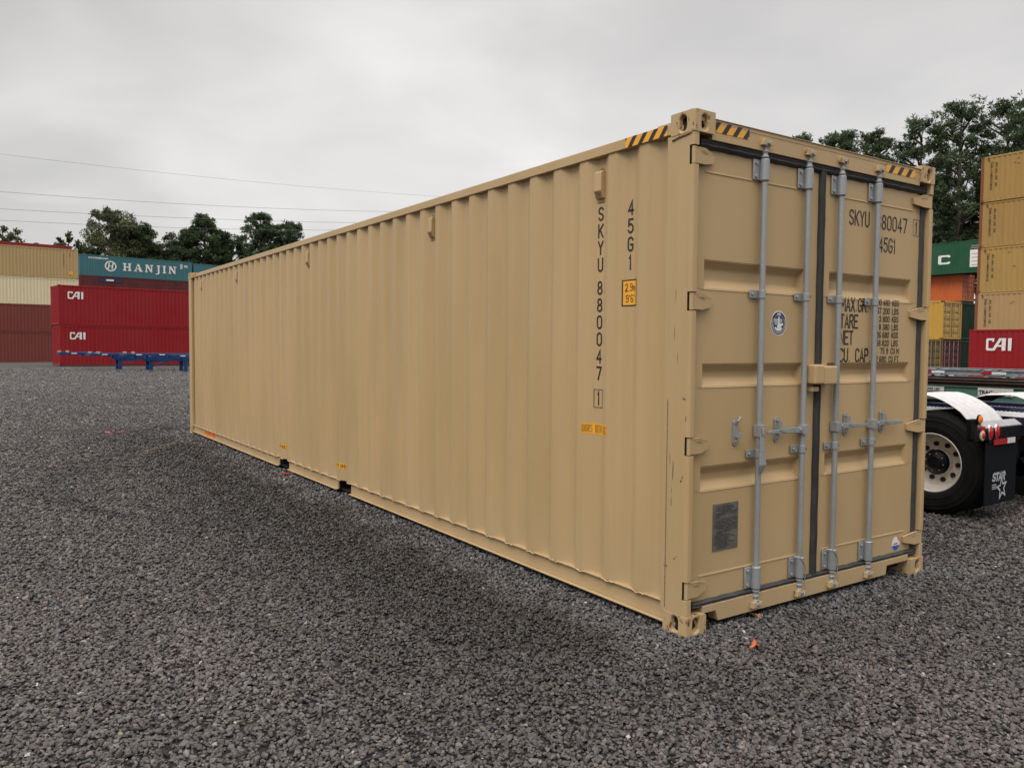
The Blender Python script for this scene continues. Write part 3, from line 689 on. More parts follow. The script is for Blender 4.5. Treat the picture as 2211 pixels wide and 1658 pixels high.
# wire tethers at two lower brackets
for k in (1, 2):
    x = RODX[k]; b = MB(); pts = [(x-.050, .030, .318), (x-.03, .004, .322), (x, -.008, .285), (x+.028, .000, .245), (x+.034, .004, .20), (x+.026, .002, .15), (x+.034, .0, .10), (x+.016, -.004, .072)]
    b.tube(pts, .0026, 6); b.build('wire_tether', M['galv'], rods[k], smooth=True)

# lock box, two tan shells
b = MB(); b.box(1.062, 1.158, -.034, .054, 1.392, 1.514); b.build('lock_box', M['tan_plain'], DL, bevel=.012, seg=3)
b = MB(); b.box(1.161, 1.300, -.028, .054, 1.388, 1.504); b.build('lock_box', M['tan_plain'], DR, bevel=.010, seg=3)
b = MB(); b.box(1.085, 1.150, .0, .05, 1.345, 1.375); b.build('lock_box_tab', M['tan_plain'], DL, bevel=.004)

# lettering on the right door
PD = lambda a, c, l=0: (a, YD-.0022-l, c)
b = MB()
letters(b, 'SKYU', 1.508, 2.420, .040, .102, .0105, .019, PD); letters(b, '880047', 1.815, 2.420, .043, .102, .0105, .0215, PD)
letters(b, '1', 2.290, 2.426, .044, .086, .010, .0, PD)
for r_ in ((2.262, 2.343, 2.524, 2.527), (2.262, 2.343, 2.412, 2.415), (2.262, 2.265, 2.415, 2.524), (2.340, 2.343, 2.415, 2.524)):
    b.face([PD(r_[0], r_[2]), PD(r_[1], r_[2]), PD(r_[1], r_[3]), PD(r_[0], r_[3])])
letters(b, '45G1', 1.852, 2.270, .040, .102, .0105, .018, PD)
for s, zb in (('MAX.GR.', 1.857), ('TARE', 1.747), ('NET', 1.640), ('CU. CAP.', 1.525)): letters(b, s, 1.436, zb, .037, .094, .0112, .0146, PD)
rows = [('30.480 KGS', 1.909), ('67.200 LBS', 1.852), ('3.800 KGS', 1.797), ('8.380 LBS', 1.743), ('26.680 KGS', 1.689), ('58.820 LBS', 1.634), ('75.9 CU.M.', 1.580), ('2.680 CU.FT.', 1.524)]
for s, zb in rows:
    wt = text_width(s, .0185, .0095); xe = 2.108 if 'CU' not in s else 2.140
    letters(b, s, xe-wt, zb, .0185, .043, .0060, .0095, PD)
b.build('lettering', M['ink'], DR, fixn=False)
# data plate
b = MB(); b.box(.262, .475, YD-.005, YD+.001, .444, .716); pl = b.build('data_plate', M['plate'], DL, bevel=.001)
b = MB(); random.seed(3)
PP = lambda a, c, l=0: (a, YD-.0062-l, c)
for k in range(24):
    z = .700-k*.0104; nseg = random.choice((1, 2, 2, 3)); xx = .272+random.random()*.02
    if k in (3, 7, 13): xx += .05; nseg = 1
    for j in range(nseg):
        wd = random.uniform(.03, .16/nseg+.02); b.face([PP(xx, z-.0045), PP(min(xx+wd, .466), z-.0045), PP(min(xx+wd, .466), z), PP(xx, z)]); xx += wd+.012
        if xx > .44: break
b.build('plate_text', M['plateink'], pl, fixn=False)
# oval emblem: dark ring with pale bird-like engraving
def ellipse(mb, cx, cz, rx, rz, lift, mi, n=40, yb=YD): mb.face([(cx+rx*math.cos(2*math.pi*k/n), yb-lift, cz+rz*math.sin(2*math.pi*k/n)) for k in range(n)], mi)
b = MB(); ex, ez = .810, 1.763
ellipse(b, ex, ez, .074, .076, .0012, 0); ellipse(b, ex, ez, .068, .070, .0018, 1)
def pe(pts, lift=.0024, mi=0): b.face([(ex+u, YD-lift, ez+v) for u, v in pts], mi)
n = 30
def ering(r0, r1, a0, a1, lift=.0024, mi=0, n=26):
    for k in range(n):
        t0 = R(a0+(a1-a0)*k/n); t1 = R(a0+(a1-a0)*(k+1)/n)
        pe([(r0*math.cos(t0), r0*math.sin(t0)), (r1*math.cos(t0), r1*math.sin(t0)), (r1*math.cos(t1), r1*math.sin(t1)), (r0*math.cos(t1), r0*math.sin(t1))], lift, mi)
ering(.050, .0515, 0, 360)
for k in range(34):
    if 0 < k < 33: a = 150+240*k/33; ering(.0555, .0625, a, a+3.6, n=1)
font_mesh(b, 'ABS', .020, lambda a, c, l: (ex+a, YD-.0025, ez+.050+c), .0006, 1, 0, 'CENTER')
for k in range(7): pe([(-.050+k*.002, .030-k*.006), (-.006, .026-k*.005), (-.006, .0235-k*.005), (-.048+k*.002, .027-k*.006)])
for k in range(5): pe([(.010, .030-k*.006), (.036-k*.002, .022-k*.007), (.036-k*.002, .019-k*.007), (.010, .027-k*.006)])
pe([(-.006, .040), (.006, .042), (.008, .0), (.022, -.004), (.040, .004), (.042, -.010), (.026, -.016), (.012, -.034), (-.012, -.038), (-.016, -.014), (-.006, -.004)], .0026)
ering(.034, .046, 215, 320, .0024, 0)
b.build('oval_emblem', [M['white'], M['navyink']], DL, fixn=False)
# round sticker, low on the right door
b = MB(); sx_, sz_ = 2.163, .238
ellipse(b, sx_, sz_, .050, .050, .0012, 0)
def seg(a0, a1, chord, mi):
    pts = [(sx_+.048*math.cos(R(a0+(a1-a0)*k/16)), YD-.0018, sz_+.048*math.sin(R(a0+(a1-a0)*k/16))) for k in range(17)]; b.face(pts, mi)
seg(195, 345, 0, 2); seg(10, 80, 0, 1)
font_mesh(b, 'sky', .018, lambda a, c, l: (sx_+a, YD-.0024, sz_-.006+c), .0004, 1, 1, 'CENTER') if False else None
b.box(sx_-.030, sx_+.024, YD-.0022, YD-.0019, sz_-.004, sz_+.004, 1)
b.build('round_sticker', [M['white'], M['redink'], M['blueink']], DR, fixn=False)

# hazard tape
def hazard(org, du, dv, Lh, Hh, nrm, nst=4, first=0.0):
    mb = MB(); o = Vector(org); du = Vector(du); dv = Vector(dv); nn = Vector(nrm)
    P = lambda a, c, l: tuple(o+du*a+dv*c+nn*l)
    mb.face([P(0, 0, .0012), P(Lh, 0, .0012), P(Lh, Hh, .0012), P(0, Hh, .0012)], 0)
    pit = Lh/nst; wdt = pit*.42; sl = Hh*.8
    for k in range(-1, int(nst)+2):
        a = first+k*pit
        poly = [(a, 0), (a+wdt, 0), (a+wdt+sl, Hh), (a+sl, Hh)]
        def clip(poly, lim, keep):
            out = []
            for i in range(len(poly)):
                p, q = poly[i], poly[(i+1) % len(poly)]; ip = keep(p[0]); iq = keep(q[0])
                if ip: out.append(p)
                if ip != iq: t = (lim-p[0])/(q[0]-p[0]); out.append((lim, p[1]+t*(q[1]-p[1])))
            return out
        poly = clip(poly, 0, lambda v: v >= 0); poly = clip(poly, Lh, lambda v: v <= Lh) if len(poly) > 2 else []
        if len(poly) > 2: mb.face([P(p[0], p[1], .0020) for p in poly], 1)
    return mb.build('hazard_tape', [M['yellow'], M['ink']], BOX, fixn=False)
hazard((.0035, .552, 2.7925), (0, -1, 0), (0, 0, 1), .345, .057, (-1, 0, 0), 4, .02)
hazard((.168, .0215, 2.800), (1, 0, 0), (0, 0, 1), .300, .058, (0, -1, 0), 3.4, -.02)
hazard((1.85, .0215, 2.798), (1, 0, 0), (0, 0, 1), .360, .054, (0, -1, 0), 3.4, .03)
hazard((.0035, 11.95, 2.7925), (0, -1, 0), (0, 0, 1), .345, .057, (-1, 0, 0), 4, .02)

# vents on the long side
for yc in (.817, 3.025, 6.061, 9.097, 11.305):
    b = MB(); b.prism([(.0505, 2.535), (.0505, 2.705), (.036, 2.712), (.014, 2.695), (.012, 2.585), (.030, 2.540)], 1, yc-.034, yc+.034)
    v = b.build('vent', M['tan_plain'], BOX, bevel=.003)
    b = MB(); b.face([(.0128, yc-.030, 2.581), (.0128, yc+.030, 2.581), (.0302, yc+.030, 2.5385), (.0302, yc-.030, 2.5385)]); b.box(.044, .0495, yc-.012, yc+.008, 2.717, 2.728); b.box(.044, .0495, yc-.030, yc+.030, 2.516, 2.520)
    b.build('vent_opening', M['weld'], v, fixn=False)
    if yc < 1:
        for yy in (-.02, .022):
            b = MB(); b.tube([(.046, yc+yy, 2.716), (.05, yc+yy, 2.716)], .005, 8); b.build('rivet', M['weld'], v)

# lettering and stickers on the long side, following the corrugation.  a = distance along (towards -y), c = height
def PS(y0): return lambda a, c, l=0: (sidex(y0-a)-.0024-l, y0-a, c)
b = MB(); zt = 2.492
def column(s, yc, ztop, pitch, h, w, t):
    for i, ch in enumerate(s):
        ww = w if ch not in '1' else w*.5
        glyph(b, ch, 0, ztop-i*pitch-h, ww, h, t, PS(yc+ww/2))
column('SKYU', .820, 2.490, .1060, .088, .040, .0115); column('880047', .822, 2.028, .1075, .088, .040, .0115)
column('1', .822, 1.333, .1, .088, .040, .0115); column('45G1', .545, 2.492, .1085, .090, .040, .0115)
P = PS(.862)
for r_ in ((0, .078, 1.342, 1.3455), (0, .078, 1.2285, 1.232), (0, .0035, 1.232, 1.342), (.0745, .078, 1.232, 1.342)): b.face([P(r_[0], r_[2]), P(r_[1], r_[2]), P(r_[1], r_[3]), P(r_[0], r_[3])])
b.build('lettering', M['ink'], BOX, fixn=False)
def decal(y0, wd, z0, z1, mat, name, border=0, text=(), par=BOX, xf=None):
    """sticker from y0 running wd towards the doors, wrapped over the folds"""
    mb = MB(); f = xf or sidex
    ys = sorted(set([0, wd]+[y0-v for v in YB if y0-wd < v < y0]+([border, wd-border] if border else [])+[wd*k/6 for k in range(7)]))
    def Q(a, c, l): return (f(y0-a)-.0012-l, y0-a, c)
    for a, c in zip(ys, ys[1:]):
        mb.face([Q(a, z0, 0), Q(c, z0, 0), Q(c, z1, 0), Q(a, z1, 0)], 1 if border else 0)
        if border and a >= border-1e-6 and c <= wd-border+1e-6: mb.face([Q(a, z0+border, .0005), Q(c, z0+border, .0005), Q(c, z1-border, .0005), Q(a, z1-border, .0005)], 0)
    for s, x, z, w, h, t, gap in text:
        letters(mb, s, x, z, w, h, t, gap, lambda a, c, l=0: Q(a, c, .0012+l), 1)
    mb.build(name, [mat, M['ink']], par, fixn=False)
decal(.602, .135, 1.858, 2.018, M['yellow'], 'height_sticker', .008, [('2,9m', .022, 1.948, .017, .048, .0050, .008), ("9'6\"", .026, 1.880, .019, .048, .0050, .008)])
decal(.950, .245, 1.058, 1.126, M['yellow'], 'notice_sticker', 0, [('DOORS BOTH ENDS', .008, 1.068, .0095, .050, .0024, .0064)])
decal(5.215, .29, .288, .345, M['yellow'], 'notice_sticker', 0, [('EMPTY ONLY', .012, .297, .018, .038, .006, .008)])
decal(7.190, .31, .288, .345, M['yellow'], 'notice_sticker', 0, [('EMPTY ONLY', .012, .297, .019, .038, .006, .009)])
b = MB(); b.box(.0362, .0376, 10.50, 11.24, .066, .148, 0)
for k in range(9): b.box(.0350, .0360, 10.54+k*.075, 10.575+k*.075, .088, .132, 1)
b.build('orange_sticker', [M['orange_decal'], M['redink']], BOX, fixn=False)
# scrapes on the near post
b = MB(); random.seed(11)
for (y, z, sy, sz, mi) in ((.045, 1.33, .016, .010, 0), (.030, 1.22, .006, .022, 0), (.055, .875, .014, .010, 1), (.050, .895, .008, .012, 1), (.12, .90, .006, .10, 2), (.13, .78, .004, .07, 2), (.145, .98, .003, .05, 2),
                         (.10, .43, .014, .008, 2), (.085, .445, .008, .006, 2), (.165, .375, .026, .010, 0), (.12, 1.9, .003, .05, 2), (.125, 1.7, .003, .07, 2), (.10, 1.55, .003, .04, 2)):
    for k in range(5):
        yy = y+random.uniform(-.5, .5)*sy; zz = z+random.uniform(-.5, .5)*sz; a = sy*random.uniform(.2, .5); c = sz*random.uniform(.2, .5)
        b.face([(.0020-.0001*k, yy+a*math.cos(t)*random.uniform(.6, 1.2), zz+c*math.sin(t)*random.uniform(.6, 1.2)) for t in [j*math.pi/4 for j in range(8)]], mi)
b.build('scrape_mark', [plain('grey_scrape', (.09, .085, .085), .6), plain('rust_chip', (.20, .065, .02), .8), plain('pale_scrape', (.17, .115, .06), .6)], BOX, fixn=False)

# ================================================================== ground
DIPS = [((80, 40), 15, -1.11), ((46, 18), 9, -.24), ((-1, 86), 9, -.15), ((12, 108), 8, -.26)]
def gz(x, y): return sum(a*math.exp(-((x-c[0])**2+(y-c[1])**2)/(2*s*s)) for c, s, a in DIPS)
ax = sorted(set([-1500, -700, -350, -200, -120, -80]+list(range(-50, 140, 5))+[160, 220, 350, 700, 1500]))
ay = sorted(set([-1500, -500, -150, -60]+list(range(-30, 150, 5))+[180, 260, 450, 800, 1500]))
mb = MB(); mb.raw([(x, y, gz(x, y)) for y in ay for x in ax], [(j*len(ax)+i, j*len(ax)+i+1, (j+1)*len(ax)+i+1, (j+1)*len(ax)+i) for j in range(len(ay)-1) for i in range(len(ax)-1)])
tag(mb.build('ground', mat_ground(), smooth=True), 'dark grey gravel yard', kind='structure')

def make_gravel():
    rng = np.random.default_rng(5)
    az0, az1 = YAW-R(41), YAW+R(41); d0, d1 = 2.2, 60.0
    # radial density: full cover up close, thinner further out
    ds = np.linspace(d0, d1, 400); rho = np.where(ds < 5, 4100, 4100*(5/ds)**1.9)
    wgt = rho*ds; cdf = np.cumsum(wgt); total = int((az1-az0)*np.trapezoid(wgt, ds) if hasattr(np, 'trapezoid') else (az1-az0)*np.trapz(wgt, ds))
    d = np.interp(rng.random(total), cdf/cdf[-1], ds); a = rng.uniform(az0, az1, total)
    x = CAMP.x+d*np.sin(a); y = CAMP.y+d*np.cos(a)
    inside = (x > .55) & (x < 1.9) & (y > .55) & (y < 11.6); hid = (y > -3.03+.56*(x+3.2)+.4) & (x > -3.2+.212*(y+3.03)+.5) & ((x > 2.0) | (y > 12.6))
    keep = ~inside & ~hid; x, y, d = x[keep], y[keep], d[keep]; n = len(x)
    r = np.clip(rng.lognormal(math.log(.0110), .26, n), .006, .020)*(1+np.clip(d-5, 0, 60)*.055)
    t = (1+5**.5)/2
    base = np.array([(-1, t, 0), (1, t, 0), (-1, -t, 0), (1, -t, 0), (0, -1, t), (0, 1, t), (0, -1, -t), (0, 1, -t), (t, 0, -1), (t, 0, 1), (-t, 0, -1), (-t, 0, 1)])/math.hypot(1, t)
    fc = np.array([(0, 11, 5), (0, 5, 1), (0, 1, 7), (0, 7, 10), (0, 10, 11), (1, 5, 9), (5, 11, 4), (11, 10, 2), (10, 7, 6), (7, 1, 8), (3, 9, 4), (3, 4, 2), (3, 2, 6), (3, 6, 8), (3, 8, 9), (4, 9, 5), (2, 4, 11), (6, 2, 10), (8, 6, 7), (9, 8, 1)])
    V = base[None]*rng.uniform(.80, 1.14, (n, 12, 1)); V = np.sign(V)*np.abs(V)**rng.uniform(.75, 1.15, (n, 1, 1))
    sc = np.stack([rng.uniform(.95, 1.45, n), rng.uniform(.70, 1.05, n), rng.uniform(.40, .75, n)], 1); V = V*sc[:, None]
    # fracture planes: everything past a random plane is cut flat, which gives crushed stone its facets
    for _ in range(3):
        pn = rng.normal(size=(n, 3)); pn /= np.linalg.norm(pn, axis=1)[:, None]; cut = rng.uniform(.42, .72, n)
        dd = (V*pn[:, None]).sum(2)-cut[:, None]; V = V-np.clip(dd, 0, None)[..., None]*pn[:, None]
    q = rng.normal(size=(n, 3))*np.array([.45, .45, 3.0]); cx_, sx2 = np.cos(q[:, 0]), np.sin(q[:, 0]); cy_, sy2 = np.cos(q[:, 1]), np.sin(q[:, 1]); cz_, sz2 = np.cos(q[:, 2]), np.sin(q[:, 2])
    X, Y, Z = V[..., 0], V[..., 1], V[..., 2]
    Y, Z = Y*cx_[:, None]-Z*sx2[:, None], Y*sx2[:, None]+Z*cx_[:, None]; X, Z = X*cy_[:, None]+Z*sy2[:, None], -X*sy2[:, None]+Z*cy_[:, None]; X, Y = X*cz_[:, None]-Y*sz2[:, None], X*sz2[:, None]+Y*cz_[:, None]
    z0 = rng.uniform(.000, .014, n)
    P = np.stack([X*r[:, None]+x[:, None], Y*r[:, None]+y[:, None], Z*r[:, None]+z0[:, None]], 2).reshape(-1, 3).astype(np.float32)
    Fc = (fc[None]+(np.arange(n)*12)[:, None, None]).reshape(-1, 3).astype(np.int32)
    me = bpy.data.meshes.new('gravel'); nf = len(Fc)
    me.vertices.add(len(P)); me.vertices.foreach_set('co', P.ravel()); me.loops.add(nf*3); me.loops.foreach_set('vertex_index', Fc.ravel())
    me.polygons.add(nf); me.polygons.foreach_set('loop_start', np.arange(nf, dtype=np.int32)*3)
    me.polygons.foreach_set('use_smooth', np.zeros(nf, dtype=bool)); me.update(calc_edges=True)
    br = rng.lognormal(-.04, .36, n); hue = rng.normal(0, .035, n); c = np.stack([br*(1+hue), br, br*(1-hue*.9), np.ones(n)], 1)
    sp = rng.random(n); c[sp < .0008] = (5.5, 5.2, 4.8, 1); tanr = (sp > .993); c[tanr, 0] *= 1.3; c[tanr, 1] *= 1.15; c[tanr, 2] *= .9
    at = me.attributes.new('tint', 'FLOAT_COLOR', 'POINT'); at.data.foreach_set('color', np.repeat(c, 12, 0).astype(np.float32).ravel())
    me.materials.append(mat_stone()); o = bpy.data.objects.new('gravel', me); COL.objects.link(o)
    tag(o, 'loose dark grey crushed stone covering the yard', 'gravel', kind='stuff'); print('stones', n)
make_gravel()

# fallen leaves and red scraps on the gravel
def leaf(x, y, s, rz, label, mat, pts=None):
    mb = MB(); n = 9; out = []
    for k in range(18):
        a = 2*math.pi*k/18; rr = s*(1.0 if k % 2 == 0 else .58)*(1+.25*math.sin(3*a)); out.append((rr*math.cos(a)*1.3, rr*math.sin(a)*.8, .012*math.sin(2*a)+.006))
    mb.raw([(0, 0, .012)]+out, [(0, 1+k, 1+(k+1) % 18) for k in range(18)]); mb.tube([(s*.9, 0, .012), (s*1.9, s*.3, .004)], .0016, 5)
    o = mb.build('fallen_leaf', mat); o.location = (x, y, .022); o.rotation_euler = (R(8), R(-6), rz)
    return tag(o, label, 'leaf', 'fallen leaves on the gravel')
ml = plain('orange_leaf', (.42, .10, .03), .6, 0, .3, nscale=30); mlb = plain('brown_leaf', (.22, .09, .04), .6, 0, .3, nscale=30)
leaf(.207, -.305, .036, .4, 'bright orange fallen leaf lying on gravel in front of the tan container doors', ml)
leaf(.60, .00, .026, 2.0, 'small brown leaf on the gravel right under the tan container door sill', mlb)
def scrap(x, y, L, wd, rz, label, cat='plastic strip'):
    mb = MB(); n = 10; vs = []
    for i in range(n+1): t = i/n; vs += [(L*(t-.5), wd*(.5+.2*math.sin(t*9)), .008*math.sin(t*11)+.008), (L*(t-.5), -wd*(.5+.2*math.sin(t*7)), .006*math.cos(t*8)+.008)]
    mb.raw(vs, [(2*i, 2*i+1, 2*i+3, 2*i+2) for i in range(n)]); o = mb.build('plastic_strip', M['redink']); o.location = (x, y, gz(x, y)+.024); o.rotation_euler = (0, 0, rz)
    o.modifiers.new('solid', 'SOLIDIFY').thickness = .0012
    return tag(o, label, cat, 'red scraps on the gravel')
scrap(-.03, 6.60, .17, .035, -.5, 'crumpled red ribbon on the gravel beside the tan container bottom rail')
scrap(-1.17, 12.73, .36, .05, -.3, 'thin red strip lying on open gravel left of the tan container')

# ================================================================== background containers
def bg_box(name, label, cat, color, org, ang, L=12.192, H=2.59, doors=None, group=None, extra=None, plainlogo=None):
    """org: left lower corner of the face seen; local +x along the face, +y away, +z up"""
    W = 2.438; mt = M['c_'+color]; t = thing(name, org, R(ang), label, cat, group)
    def side(y0, sg):
        mb = MB(); prof = [(.16, 0)]; x = .30
        while x < L-.42:
            prof += [(x, 0), (x+.068, .028), (x+.138, .028), (x+.206, 0)]; x += .278
        prof += [(L-.16, 0)]; n = len(prof); vs = [(px, y0+sg*(.014+py), z) for z in (.14, H-.115) for px, py in prof]
        mb.raw(vs, [(i, i+1, n+i+1, n+i) for i in range(n-1)]); return mb.build('side_panel', mt, t)
    side(0, 1); side(W, -1)
    mb = MB()
    for y0, y1 in ((.004, .06), (W-.06, W-.004)):
        mb.box(.178, L-.178, y0, y1, H-.115, H-.014); mb.box(.178, L-.178, y0+(.02 if y0 < 1 else 0), y1-(0 if y0 < 1 else .02), .014, .145)
    for x0, x1 in ((.0, .17), (L-.17, L)):
        for y0, y1 in ((.003, .10), (W-.10, W-.003)):
            if color.startswith('yel') and x0 == 0:
                pb = MB(); pb.box(x0+.004, x1-.004, y0, y1, .11, H-.11); pb.build('corner_post', M['oldrail'], t)
            else: mb.box(x0+.004, x1-.004, y0, y1, .11, H-.11)
    for x0, x1 in ((.01, .09), (L-.09, L-.01)): mb.box(x0, x1, .16, W-.16, H-.14, H-.03); mb.box(x0, x1, .16, W-.16, .04, .16)
    mb.build('frame', mt, t, bevel=.008, seg=1)
    mb = MB(); mb.box(.06, L-.06, .05, W-.05, H-.055, H-.04); mb.box(.06, L-.06, .05, W-.05, .12, .139); mb.build('roof', mt, t)
    for x in (0, L-.178):
        for y in (0, W-.162):
            for z in (0, H-.118):
                b = MB(); b.box(x, x+.178, y, y+.162, z, z+.118)
                xs_ = x-.002 if x == 0 else x+.180; cy_ = y+.081; cxx = x+.089
                b.prism([(cy_+u, z+.059+v) for u, v in stadium(.03, .04, 12)], 0, xs_-.0, xs_+.002 if x == 0 else xs_-.0, 1) if False else None
                yy = -.002 if y == 0 else W+.002
                b.face([(cxx+u, yy, z+.059+v) for u, v in stadium(.035, .04, 12)], 1)
                xx = -.002 if x == 0 else L+.002
                b.face([(xx, cy_+u, z+.059+v) for u, v in stadium(.032, .04, 12)], 1)
                b.build('corner_casting', [M['oldrail'] if color.startswith('yel') else mt, M['black']], t, fixn=False)
    # plain corrugated end on the side without doors
    for xe, sg in ((0, 1), (L, -1)):
        if doors == ('left' if xe == 0 else 'right'): continue
        mb = MB(); prof = [(.10, 0)]; y = .18
        while y < W-.3: prof += [(y, 0), (y+.04, .045), (y+.15, .045), (y+.19, 0)]; y += .23
        prof += [(W-.10, 0)]; n = len(prof); mb.raw([(xe+sg*(.02+p), yy, z) for z in (.16, H-.14) for yy, p in prof], [(i, i+1, n+i+1, n+i) for i in range(n-1)]); mb.build('end_wall', mt, t)
    if doors:
        xe, sg = (0, 1) if doors == 'left' else (L, -1)
        for k, (y0, y1) in enumerate(((.11, W/2-.012), (W/2+.012, W-.11))):
            mb = MB(); hgt = H-.31; z = .165; nb = 5; rows = []
            xf = xe+sg*.05
            for j in range(nb):
                za = z+hgt*j/nb; zb = z+hgt*(j+1)/nb; zr0, zr1 = za+hgt*.05, zb-hgt*.05; xr = xf+sg*.035
                for (a, c) in ((za, zr0), (zr1, zb)): mb.face([(xf, y0, a), (xf, y1, a), (xf, y1, c), (xf, y0, c)])
                for (a, c) in ((y0, y0+.1), (y1-.1, y1)): mb.face([(xf, a, zr0), (xf, c, zr0), (xf, c, zr1), (xf, a, zr1)])
                o4 = [(xf, y0+.1, zr0), (xf, y1-.1, zr0), (xf, y1-.1, zr1), (xf, y0+.1, zr1)]; i4 = [(xr, y0+.13, zr0+.03), (xr, y1-.13, zr0+.03), (xr, y1-.13, zr1-.03), (xr, y0+.13, zr1-.03)]
                mb.raw(o4+i4, [(0, 1, 5, 4), (1, 2, 6, 5), (2, 3, 7, 6), (3, 0, 4, 7), (4, 5, 6, 7)])
            d = mb.build('door', mt, t)
            for yy in (y0+.28, y1-.24):
                b = MB(); b.tube([(xe+sg*.015, yy, .07), (xe+sg*.015, yy, H-.06)], .020, 8)
                for zz in (.25, H-.3): b.tube([(xe+sg*.015, yy, zz-.07), (xe+sg*.015, yy, zz+.07)], .032, 8)
                b.build('lock_rod', M['galv'], d, smooth=True)
        mb = MB(); mb.box(min(xe+sg*.03, xe+sg*.048), max(xe+sg*.03, xe+sg*.048), W/2-.012, W/2+.012, .16, H-.14); mb.build('gasket', M['rubber'], t)
    if extra: extra(t)
    return t
def logo(t, fn, mats, name='lettering'):
    mb = MB(); fn(mb); return mb.build(name, mats, t, fixn=False)
def flat(y=-.004): return lambda a, c, l=0: (a, y-l, c)
CAI = [[(14, 0), (100, 0), (94, 46), (72, 46), (75, 27), (33, 27), (28, 33), (28, 122), (34, 129), (82, 129), (158, 0), (187, 0), (187, 14), (104, 158), (14, 158), (0, 144), (0, 14)],
       [(188, 0), (237, 0), (232, 158), (188, 158)], [(134, 110), (148, 86), (187, 86), (187, 110)], [(262, 0), (305, 0), (301, 158), (262, 158)]]
def cai(x0, z0, wd, hg):
    def f(mb):
        for p in CAI: mb.face([(x0+a/305*wd, -.004, z0+hg-b/158*hg) for a, b in p])
    return f
HC = 2.896
def small_marks(mb, x, z, n, dx=.0, mi=0, y=-.004, w=.05, h=.07, seed=1):
    rr = random.Random(seed)
    for k in range(n): mb.face([(x+dx*k, y, z-k*h*1.5), (x+dx*k+w*rr.uniform(.6, 1.1), y, z-k*h*1.5), (x+dx*k+w*.9, y, z-k*h*1.5+h), (x+dx*k, y, z-k*h*1.5+h)], mi)

GL = 'container stacks at the left of the yard'; GR = 'container stacks at the right of the yard'
def ex_cai_hi(t): logo(t, cai(.62, 1.90, 1.02, .53), M['white'])
def ex_cai_lo(t): logo(t, cai(.66, 1.88, 1.02, .52), M['white'])
bg_box('shipping_container', 'upper red CAI container of the two high stack behind the blue chassis', 'shipping container', 'cai', (1.80, 62.4, .05+HC), 7, H=HC, group=GL, extra=ex_cai_hi)
bg_box('shipping_container', 'bottom red CAI container directly behind the blue trailer chassis', 'shipping container', 'cai', (1.86, 62.4, .05), 7, H=HC, group=GL, extra=ex_cai_lo)
# four high stack at the far left
c3, s3 = math.cos(R(3)), math.sin(R(3)); ox, oy = 5.40-12.192*c3, 85.9-12.192*s3
def ex_tan(t):
    logo(t, lambda mb: [small_marks(mb, 10.92, 2.35, 11, seed=4), small_marks(mb, 11.45, 2.45, 4, seed=2)], M['ink'])
    logo(t, lambda mb: mb.box(11.40, 11.72, -.008, -.003, .42, .74), M['yellow'], 'height_sticker')
    for xx in (4.9, ): logo(t, lambda mb: mb.box(xx, xx+.36, .015, .019, .045, .14), M['black'], 'fork_pocket')
def ex_cream(t):
    logo(t, lambda mb: mb.box(4.9, 5.26, .015, .019, .045, .14), M['black'], 'fork_pocket')
zz = -.15
for lab, col, hh, exf in (('bottom dull maroon container of the far left four high stack', 'maroon', HC, None), ('second maroon container from the ground, below the cream one at far left', 'maroon', 2.59, None),
                          ('cream white container between the tan and the maroon ones at far left', 'cream', 2.59, ex_cream), ('tan container on top of the far left stack above the cream one', 'tan2', HC, ex_tan)):
    bg_box('shipping_container', lab, 'shipping container', col, (ox, oy, zz), 3, H=hh, group=GL, extra=exf); zz += hh
zz = -.15
for k, lab in enumerate(('hidden lowest', 'hidden second', 'hidden third', 'dark red container whose top edge shows above the tan container at far left')):
    lb = lab if k == 3 else ('lowest', 'second lowest', 'third')[k]+' maroon container in the row behind the far left stack'
    bg_box('shipping_container', lb, 'shipping container', 'maroon' if k < 3 else 'rustred', (5.10-12.192*c3, 88.6-12.192*s3, zz), 3, H=HC, group=GL if k == 3 else 'containers hidden behind the far left stack'); zz += HC
# teal container and the maroon ones below it
def slab(mb, rects, x, z, s, slant=0):
    for i, p in enumerate(rects): mb.face([(x+(a+slant*b)*s, -.004-.003*i, z+b*s) for a, b in p])
def bx2(a, b, c, d): return [(a, c), (b, c), (b, d), (a, d)]
SL = {'H': [bx2(0, .42, 0, .13), bx2(0, .42, .87, 1), bx2(.10, .33, 0, 1), bx2(.62, 1.04, 0, .13), bx2(.62, 1.04, .87, 1), bx2(.70, .93, 0, 1), bx2(.3, .75, .43, .57)],
      'A': [bx2(-.02, .34, 0, .13), bx2(.60, 1.08, 0, .13), [(.08, .1), (.20, .1), (.52, .98), (.44, 1)], [(.40, 1), (.62, 1), (.98, .1), (.70, .1)], bx2(.22, .80, .27, .38)],
      'N': [bx2(0, .36, 0, .13), bx2(.10, .24, 0, 1), [(.0, 1), (.30, 1), (.88, 0), (.74, 0)], [(.05, 1), (.36, 1), (.92, .08), (.82, 0)], bx2(.76, .90, 0, 1), bx2(.64, 1.04, .87, 1)],
      'J': [bx2(.2, .66, .87, 1), bx2(.32, .55, -.05, 1), [(.0, -.16), (.12, -.24), (.38, -.22), (.55, -.05), (.36, -.02), (.28, -.12), (.10, -.10)]],
      'I': [bx2(0, .46, .87, 1), bx2(0, .46, 0, .13), bx2(.11, .34, 0, 1)]}
